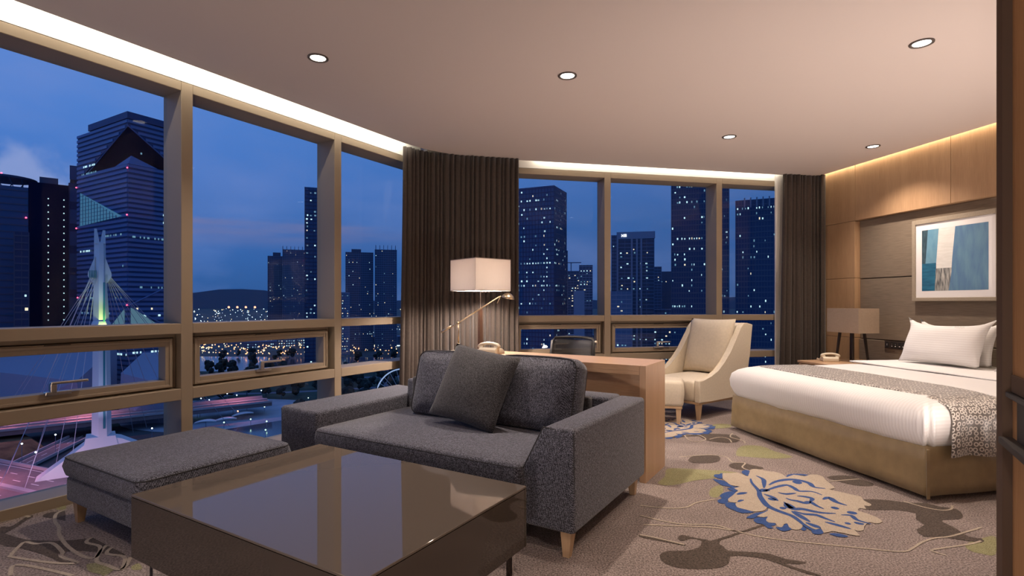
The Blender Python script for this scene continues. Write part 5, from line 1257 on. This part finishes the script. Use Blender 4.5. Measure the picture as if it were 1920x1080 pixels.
# the dark tower at far left: a pale flank, a dark flank and a glass wing
Yc = 330.0
cxx, _ = hz(53, Yc)
tw = thing('tower', 'dark office tower with a roof helipad at the left edge of the view', 'tower', (cxx, Yc, GZ), math.radians(40))
HT = zz(352, Yc)-GZ
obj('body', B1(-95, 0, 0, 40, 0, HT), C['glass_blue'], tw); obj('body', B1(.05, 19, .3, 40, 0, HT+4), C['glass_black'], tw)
obj('glass_wing', B1(19, 33, 1.2, 40, 0, HT+6), C['glass_dark'], tw)
first = None
for k in range(int(HT/4.2)):
    if first is None: first = obj('floor_band', B1(-95, -.2, -.25, 0, 3.2, 4.0), C['facade_dark'], tw)
    else: share('floor_band', first, tw, (0, 0, k*4.2))
for k in range(10): obj('wing_bay', B1(19.6, 32.4, .9, 1.2, 14+k*14, 23+k*14), C['glass_blue'], tw)
bm = NB()
for k in range(1, 31): quads(bm, [[(x+a, -.1, k*4.2+b) for a, b in ((0, 0), (.55, 0), (.55, .75), (0, .75))] for x in (9.0, 16.5)])
bmesh.ops.translate(bm, verts=bm.verts[:], vec=(0, .3, 0)); obj('lit_windows', bm, C['win_cool'], tw, kind='stuff')
bm = NB(); lathe(bm, [(15, HT+6), (16, HT+7)], 28, (-12, 17, 0)); obj('helipad', bm, C['facade'], tw)
bm = NB()
for k in range(14): tube(bm, [(-12+14*math.cos(2*PI*k/14), 17+14*math.sin(2*PI*k/14), HT+6), (-12+12*math.cos(2*PI*(k+.5)/14), 17+12*math.sin(2*PI*(k+.5)/14), HT)], .3, 4)
obj('helipad_truss', bm, C['facade_dark'], tw, kind='stuff'); roof_box(tw, 5, 14, 8, 30, HT+4, HT+9); roof_box(tw, 22, 28, 12, 30, HT+6, HT+10); roof_box(tw, 20, 30, 10, 32, HT+10, HT+11, 'facade')
for x, y, z in ((-70, -.5, HT*.86), (-1, -.5, HT*.86), (-55, -.5, HT*.4), (-1, -.5, HT*.41), (32.8, .6, HT*.40), (-12, 1.4, HT+7.4), (32.8, 1.2, HT+6.6)): beacon(tw, x, y, z, .5)
t2 = tower_px('low dark block in front of the helipad tower', 27, 54, 435, 310, 14, body='glass_dark', fl_h=4, fin_w=3, lit=.02, seed=3, trim='facade_dark')

# the sculpted tower
Yt = 300.0; tx, _ = hz(240, Yt)
ang = math.atan2(31, -53)          # direction of the left face
bt = thing('tower', 'sculpted blue office tower with a dark triangular cut behind the bridge mast', 'tower', (tx, Yt, GZ), ang-PI)
# local: corner towards the room at the origin; left face along -x, right face along +y turned -> use x<0 left face, y>0 right face
WL, WR = 61.0, 31.0
def tz(py): return zz(py, Yt)-GZ
ZB, ZT, ZP = tz(306), tz(220), tz(236)     # roof of the lower mass, top, tip of the cut
QL, QR = (-53, 0), (0, 29)
def ftri(name, pts, m): 
    b = NB(); b.faces.new([b.verts.new(p) for p in pts]); return obj(name, b, m, bt)
FB = simple('blue_grey_cladding', (.125, .215, .42), .5, spec=.2); FBd = simple('blue_dark_cladding', (.045, .088, .21), .5, spec=.2)
bm = NB()      # lower mass
prism(bm, [(0, 0), (0, WR), (-WL, WR), (-WL, 0)], 0, ZB, 'Z'); obj('lower_block', bm, FBd, bt)
bm = NB()      # upper mass with the corner cut away: floor polygon loses the corner at ZB, whole again at ZP
v = {k: bm.verts.new(p) for k, p in dict(a=(QL[0], 0, ZB), b=(0, QR[1], ZB), c=(0, WR, ZB), d=(-WL, WR, ZB), e=(-WL, 0, ZB), p=(0, 0, ZP), A=(0, 0, ZT), Cc=(0, WR, ZT-2), D=(-WL, WR, ZT-2), E=(-WL, 0, ZT-2)).items()}
for q in (('e', 'a', 'p', 'A', 'E'), ('p', 'b', 'c', 'Cc', 'A'), ('c', 'd', 'D', 'Cc'), ('d', 'e', 'E', 'D'), ('A', 'Cc', 'D', 'E'), ('a', 'e', 'd', 'c', 'b')): bm.faces.new([v[k] for k in q])
obj('upper_block', bm, FBd, bt)
ftri('cut_facet', [(QL[0]+.1, .05, ZB+.05), (-.05, QR[1]-.1, ZB+.05), (-.05, .05, ZP-.1)], C['glass_black'])
bm = NB(); v = [bm.verts.new(p) for p in ((-16, .3, ZB), (-.3, .3, ZB), (-.3, 16, ZB), (-3, 3, tz(288)))]
for q in ((0, 1, 3), (1, 2, 3), (2, 0, 3)): bm.faces.new([v[k] for k in q])
obj('small_pyramid', bm, FB, bt)
obj('roof_screen', B1(-46, .6, -.6, WR, ZT-.5, ZT+3.2), FBd, bt)
for e_ in (((QL[0]-2, -.2, ZB-3), (0, -.2, ZP)), ((0.2, QR[1], ZB), (.2, 0, ZP))):
    bm = NB(); tube(bm, e_, .35, 4); obj('edge_trim', bm, FB, bt)
# cladding bands, one part each: left face and right face in one band
zb = 2.2; k = 0; rnd = random.Random(9)
BANDS = {}
while zb < ZT-1.5:
    if zb < ZB-1: xa, yb = 0, 0
    elif zb < ZP: f = (zb-ZB)/(ZP-ZB); xa, yb = QL[0]*(1-f), QR[1]*(1-f)
    else: xa, yb = 0, 0
    bm = NB(); x_end = -WL
    box(bm, x_end, xa, -.55, 0, zb, zb+1.55); box(bm, 0, .55, yb, WR, zb, zb+1.55)
    obj('cladding_band', bm, FB, bt); zb += 2.75; k += 1
# lit glass facet on the left face and glazed atrium at the foot
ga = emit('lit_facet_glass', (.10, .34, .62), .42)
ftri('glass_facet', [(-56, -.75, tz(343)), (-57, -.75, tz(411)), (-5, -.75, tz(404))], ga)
bm = NB()
for i in range(14):
    x = -56+i*3.7; z0_ = tz(410); z1_ = tz(410)+(tz(343)-tz(410))*(1-i/14)
    box(bm, x-.12, x+.12, -.95, -.75, z0_, z1_)
for j in range(1, 9):
    z = tz(410)+(tz(343)-tz(410))*j/9; box(bm, -56.5, -56+51*(1-j/9), -.9, -.75, z-.1, z+.1)
obj('facet_mullions', bm, FBd, bt, kind='stuff')
for pts in ([(-2, -.8, tz(575)), (-30, -.8, tz(640)), (-2, -.8, tz(640))], [(.8, 1, tz(575)), (.8, 1, tz(640)), (.8, 27, tz(640))]):
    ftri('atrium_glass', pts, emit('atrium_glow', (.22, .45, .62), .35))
for e_ in (((0, -.9, tz(573)), (-32, -.9, tz(642))), ((.9, 0, tz(573)), (.9, 30, tz(635))), ((.9, 0, tz(573)), (4, 20, tz(534)))):
    bm = NB(); tube(bm, e_, .4, 4); obj('edge_trim', bm, FB, bt)
W2 = {'win_cool': NB(), 'win_warm': NB(), 'win_dim': NB()}
for (z, xa, xb, key, pr) in ((tz(294), -52, -38, 'win_cool', .8), (tz(309), -54, -36, 'win_dim', .8), (tz(465), -56, -42, 'win_cool', .8), (tz(412), 18, 30, 'win_cool', .7), (tz(397), 18, 30, 'win_cool', .7), (tz(581), 2, 30, 'win_warm', .4), (tz(594), 2, 30, 'win_cool', .4), (tz(445), 0, 30, 'win_dim', .7), (tz(440), -30, 0, 'win_dim', .5), (tz(590), -58, -20, 'win_dim', .4), (tz(667), -20, 0, 'win_cool', .6), (tz(664), 2, 30, 'win_cool', .9), (tz(285), 6, 28, 'win_dim', .3), (tz(500), -58, 0, 'win_dim', .15), (tz(540), 0, 30, 'win_dim', .2), (tz(560), -58, 0, 'win_dim', .2)):
    x = xa
    while x < xb:
        if rnd.random() < pr:
            l_ = rnd.uniform(.5, 1.6)
            if x >= 0: q = [(.7, x, z), (.7, x+l_, z), (.7, x+l_, z+1.1), (.7, x, z+1.1)]
            else: q = [(x, -.7, z), (x+l_, -.7, z), (x+l_, -.7, z+1.1), (x, -.7, z+1.1)]
            quads(W2[key], [q])
        x += 1.9
for k_, b_ in W2.items(): obj('lit_windows', b_, C[k_], bt, kind='stuff')
for x, y, z in ((-WL, -.8, tz(330)), (.5, -.6, tz(315)), (.5, -.8, tz(403)), (-WL, -.8, tz(414)), (.5, -.8, tz(572)), (-WL+2, -.9, tz(557))): beacon(bt, x, y, z, .42)
# low sloping roofs round the foot of the sculpted tower
for lab, x0_, x1_, Y_, p0, p1, dd_ in (('low pale sloping roof left of the mast foot', -60, 150, 262, 690, 655, 26), ('low pale sloping roof right of the mast foot', 226, 320, 275, 700, 668, 22)):
    xa, _ = hz(x0_, Y_); xb, _ = hz(x1_, Y_); t = thing('building', lab, 'building', ((xa+xb)/2, Y_, GZ), .12)
    h_ = (xb-xa)/2; bm = NB(); za, zb_ = zz(p0, Y_)-GZ, zz(p1, Y_)-GZ
    loft(bm, [[(-h_, 0, 0), (h_, 0, 0), (h_, dd_, 0), (-h_, dd_, 0)], [(-h_, 2, za), (h_, -6, za*.8), (h_, dd_, zb_), (-h_, dd_, zb_)]]); obj('roof', bm, C['facade_pale'], t)
    for k in range(6):
        bm = NB(); x = -h_+h_*2*(k+.2)/6; box(bm, x, x+h_*.16, -1.5, 3.0, za*.55, za*.55+1.4); obj('window_slot', bm, C['glass_black'], t)

# towers seen through the middle and the far windows
AP = dict(body='facade_dark', fl_h=2.9, fin_w=2.6, lit=.03, trim='facade', warm=.5, slab_out=.12, win=(.42, .4))
a = tower_px('grey apartment slab, shorter of the pair left of the glass tower', 502, 536, 480, 900, 20, seed=31, **AP); roof_box(a, -6, 6, -5, 5, zz(480, 900)-GZ, zz(473, 900)-GZ)
a = tower_px('grey apartment slab, taller of the pair left of the glass tower', 530, 574, 468, 880, 20, seed=32, **AP)
for k in range(6): roof_box(a, -18+k*6, -17.2+k*6, -8, 8, zz(468, 880)-GZ, zz(462, 880)-GZ, 'facade')
beacon(a, 18, -11, zz(488, 880)-GZ, 1.4)
tower_px('slim blue glass tower partly behind the second mullion', 572, 618, 352, 520, 18, body='glass_blue', fl_h=3.6, fin_w=3.4, lit=.13, seed=33, trim='glass_dark', slab_out=.3, warm=.1, dim=.45)
a = tower_px('twin grey apartment block, lower half, beside the corner curtain', 648, 700, 473, 700, 18, seed=34, **AP); roof_box(a, -10, 2, -6, 6, zz(473, 700)-GZ, zz(467, 700)-GZ)
a = tower_px('twin grey apartment block, taller half, touching the corner curtain', 703, 744, 468, 700, 18, seed=35, **AP)
for k in range(6): roof_box(a, -13+k*5, -12.4+k*5, -9, 8, zz(468, 700)-GZ, zz(460, 700)-GZ, 'facade')
tower_px('small lit apartment block at the foot of the grey twin', 640, 656, 548, 640, 12, body='facade_pale', fl_h=3, fin_w=2.6, lit=.3, seed=36, trim='facade', warm=.4)
a = tower_px('glass tower beside the corner curtain in the far windows', 978, 1055, 350, 420, 30, rot=-.42, w_=31, body='glass_blue', fl_h=3.5, fin_w=2.4, lit=.12, seed=41, trim='glass_dark', slab_out=.2, warm=.15, dim=.4)
tower_px('narrow dark block tucked behind the curtain side glass tower', 1050, 1064, 470, 520, 16, body='glass_dark', fl_h=3.4, fin_w=3, lit=.1, seed=42)
a = tower_px('dark striped apartment tower in the first far window bay', 1086, 1111, 497, 600, 16, body='facade_dark', fl_h=3, fin_w=3.5, lit=.14, seed=43, trim='facade_pale', slab_out=.1, warm=.6)
a = tower_px('unfinished dark block with a crane beside the striped tower', 1064, 1087, 508, 640, 16, body='facade_dark', fl_h=3, fin_w=3.5, lit=.14, seed=44, trim='facade', warm=.6)
bm = NB(); hh = zz(508, 640)-GZ; tube(bm, [(-3, -6, hh), (-3, -6, hh+10)], .5, 4); tube(bm, [(-7, -6, hh+10), (9, -6, hh+10)], .5, 4); obj('crane', bm, C['facade_dark'], a)
tower_px('pale blank block at the foot of the striped tower', 1076, 1096, 545, 420, 10, body='facade_pale', fl_h=30, fin_w=0, lit=0, seed=45, trim='facade_pale', slab_out=.02)
Y10 = 450
a = tower_px('pale crowned apartment tower with a lit roof sign', 1158, 1226, 436, Y10, 22, body='facade_dark', fl_h=3.0, fin_w=5.2, lit=.17, seed=46, trim='facade', slab_out=.25, warm=.6, win=(.36, .42))
hh = zz(436, Y10)-GZ; obj('crown_panel', B1(-15.6, 15.6, -11.9, -11.2, zz(448, Y10)-GZ, hh+.6), C['facade_pale'], a)
for x in (-14.9, -3.2, 1.0, 4.5): obj('pilaster', B1(x-.75, x+.75, -12.1, -11.0, 0, zz(448, Y10)-GZ), C['facade_pale'], a)
s0 = Vector((-11.7, -12.1, hh-3.4)); bm = NB()
tube(bm, [s0+Vector((0, 0, 0)), s0+Vector((1.9, 0, 1.9))], .22, 4); tube(bm, [s0+Vector((0, 0, 1.9)), s0+Vector((1.9, 0, 0))], .22, 4)
for bx in ((2.3, 4.1, 1.6, 2.1), (2.3, 4.1, .9, 1.3), (2.1, 4.2, 0, .45), (2.4, 2.75, .4, 2.1), (3.7, 4.05, .4, 2.1)): box(bm, s0.x+bx[0], s0.x+bx[1], s0.y-.1, s0.y+.1, s0.z+bx[2], s0.z+bx[3])
obj('roof_sign', bm, C['sign'], a)
tower_px('dark low wing left of the crowned apartment tower', 1147, 1156, 441, 455, 8, body='facade', fl_h=3.0, fin_w=3, lit=.05, seed=47, trim='facade_dark')
tower_px('grey podium block in front of the crowned tower', 1146, 1184, 546, 400, 8, body='facade', fl_h=3.2, fin_w=3, lit=.1, seed=48, trim='facade_pale', warm=.5)
tower_px('middle height dark block right of the crowned tower', 1226, 1240, 500, 560, 16, body='facade_dark', fl_h=3.0, fin_w=3, lit=.12, seed=49, trim='facade', warm=.6)
tower_px('shorter dark block between two glass towers', 1238, 1258, 509, 600, 14, body='facade_dark', fl_h=3.0, fin_w=4, lit=.1, seed=50, trim='facade_dark', warm=.8)
tower_px('tallest glass tower, rising past the top of the far windows', 1258, 1366, 316, 350, 30, body='glass_dark', fl_h=3.4, fin_w=1.5, lit=.085, seed=51, trim='facade_dark', slab_out=.16, warm=.12, dim=.5, win=(.7, .4))
tower_px('dark glass tower with a ribbed crown at the bedside curtain', 1378, 1500, 372, 332, 26, body='glass_dark', fl_h=3.4, fin_w=1.6, lit=.075, seed=52, trim='facade_dark', slab_out=.16, warm=.12, dim=.5)
# ribs of the crown
Yr = 329; x0_, _ = hz(1395, Yr)
rb = thing('roof_ribs', 'row of pale upright ribs crowning the tower at the bedside curtain', 'tower crown', (x0_, Yr, zz(390, Yr)), -math.atan2((1440-960)/1012.48, 1))
for k in range(9): obj('rib', B1(k*3.4, k*3.4+.7, -.6, .4, 0, 6.0), C['fin'], rb)

# low rows along the far side of the canal and the spread of lights towards the hills
row = thing('building', 'long low white colonnade building with lit shop fronts', 'building', (*hz(692, 740), GZ), .22)
obj('hall', B1(-62, 62, 0, 20, 0, 15.5), C['facade'], row)
pl = None
for k in range(22):
    if pl is None: pl = obj('column', B1(-1.3, 1.3, -1.2, 0, 4, 15.8), C['facade_pale'], row); pl.location = (-60, 0, 0)
    else: share('column', pl, row, (-60+k*5.7, 0, 0))
bm = NB(); rnd = random.Random(2)
for k in range(9):
    x = -56+k*12.6; quads(bm, [[(x, -1.4, 2.0), (x+rnd.uniform(4, 10), -1.4, 2.0), (x+rnd.uniform(4, 10), -1.4, 3.2), (x, -1.4, 3.2)]])
obj('shop_fronts', bm, emit('shop_front_light', (.75, .92, 1.0), 2.2), row, kind='stuff')
rnd = random.Random(77)
LOW = ['low lit block with green windows beyond the canal', 'low lit block with purple front beyond the canal', 'low white lit block beyond the canal, by the second mullion', 'low dark hall beyond the canal', 'low wide warehouse beyond the canal, far left', 'low bluish hall in the first far window bay', 'low bluish hall in the second far window bay', 'long low terminal at the foot of the tall glass tower', 'small pale gabled hall at the foot of the striped tower', 'small pale gabled hall at the foot of the tall glass tower']
for (px0, px1, pt, Y_, lit), lab in zip(((518, 549, 633, 760, .7), (455, 512, 640, 740, .3), (556, 602, 634, 775, .6), (380, 450, 642, 800, .25), (365, 420, 612, 1300, .1), (985, 1115, 628, 620, .25), (1150, 1320, 622, 640, .35), (1210, 1400, 640, 520, .35), (1094, 1112, 578, 500, .1), (1230, 1300, 580, 480, .2)), LOW):
    xa, _ = hz(px0, Y_); xb, _ = hz(px1, Y_); a_ = -math.atan2(((px0+px1)/2-960)/1012.48, 1)
    tower(lab, (xa+xb)/2, Y_+8, xb-xa, 16, a_, zz(pt, Y_), 'facade' if lit < .5 else 'facade_pale', 3.4, 3.2, lit, trim='facade_dark', warm=.5, seed=int(px0), slab_out=.15, name='building')
def light_field(name, label, n, pxr, pyr, m, r_k, zoff=(1, 6), seed=1, clump=0):
    rnd = random.Random(seed); bm = NB()
    for k in range(n):
        px = rnd.uniform(*pxr); py = rnd.uniform(*pyr); z = GZ+rnd.uniform(*zoff); Y = (1.13-z)*1012.48/max(8, (py-568.92)); X, _ = hz(px, Y); r = r_k*Y/1012*rnd.uniform(.5, 1.25)
        v = [bm.verts.new((X+dx*r, Y+dy*r, z+dz*r)) for dx, dy, dz in ((1, 0, 0), (-.5, .87, 0), (-.5, -.87, 0), (0, 0, 1), (0, 0, -1))]
        for q in ((0, 1, 3), (1, 2, 3), (2, 0, 3), (1, 0, 4), (2, 1, 4), (0, 2, 4)): bm.faces.new([v[i] for i in q])
    return obj(name, bm, m, g, kind='stuff')
cw = emit('city_light_white', (.75, .92, 1.0), 2.6); co = emit('city_light_orange', (1.0, .45, .20), 2.6); cwm = emit('city_light_warm', (1.0, .80, .45), 2.4); cb_ = emit('city_light_blue', (.25, .55, 1.0), 1.4)
light_field('city_lights', 'scattered white lights of the far city below the horizon', 320, (330, 760), (574, 625), cw, .9, seed=3)
light_field('city_lights', 'scattered warm lights of the far city below the horizon', 160, (330, 760), (577, 630), cwm, .9, seed=4)
light_field('city_lights', 'band of orange street lights along the canal', 170, (345, 745), (645, 664), co, 1.4, seed=5)
light_field('city_lights', 'band of mixed white lights along the canal', 130, (345, 745), (636, 662), cwm, 1.3, seed=6)
light_field('city_lights', 'blue and white lights of the quarter left of the bridge', 150, (-60, 170), (585, 700), cb_, 1.0, seed=7)
light_field('city_lights', 'white lights at the feet of the far towers', 300, (960, 1470), (600, 665), cw, 1.0, seed=8)
light_field('city_lights', 'orange lights at the feet of the far towers', 230, (960, 1470), (628, 668), co, 1.1, seed=9)
bm = NB()
for px in (429, 445, 461, 478):
    X, _ = hz(px, 1200); bmesh.ops.create_icosphere(bm, subdivisions=1, radius=2.6, matrix=Matrix.Translation((X, 1200, zz(576, 1200))))
tag(obj('far_floodlights', bm, emit('far_orange_flood', (1, .35, .2), 3), None), 'row of four orange floodlights on the far plain', 'lights')
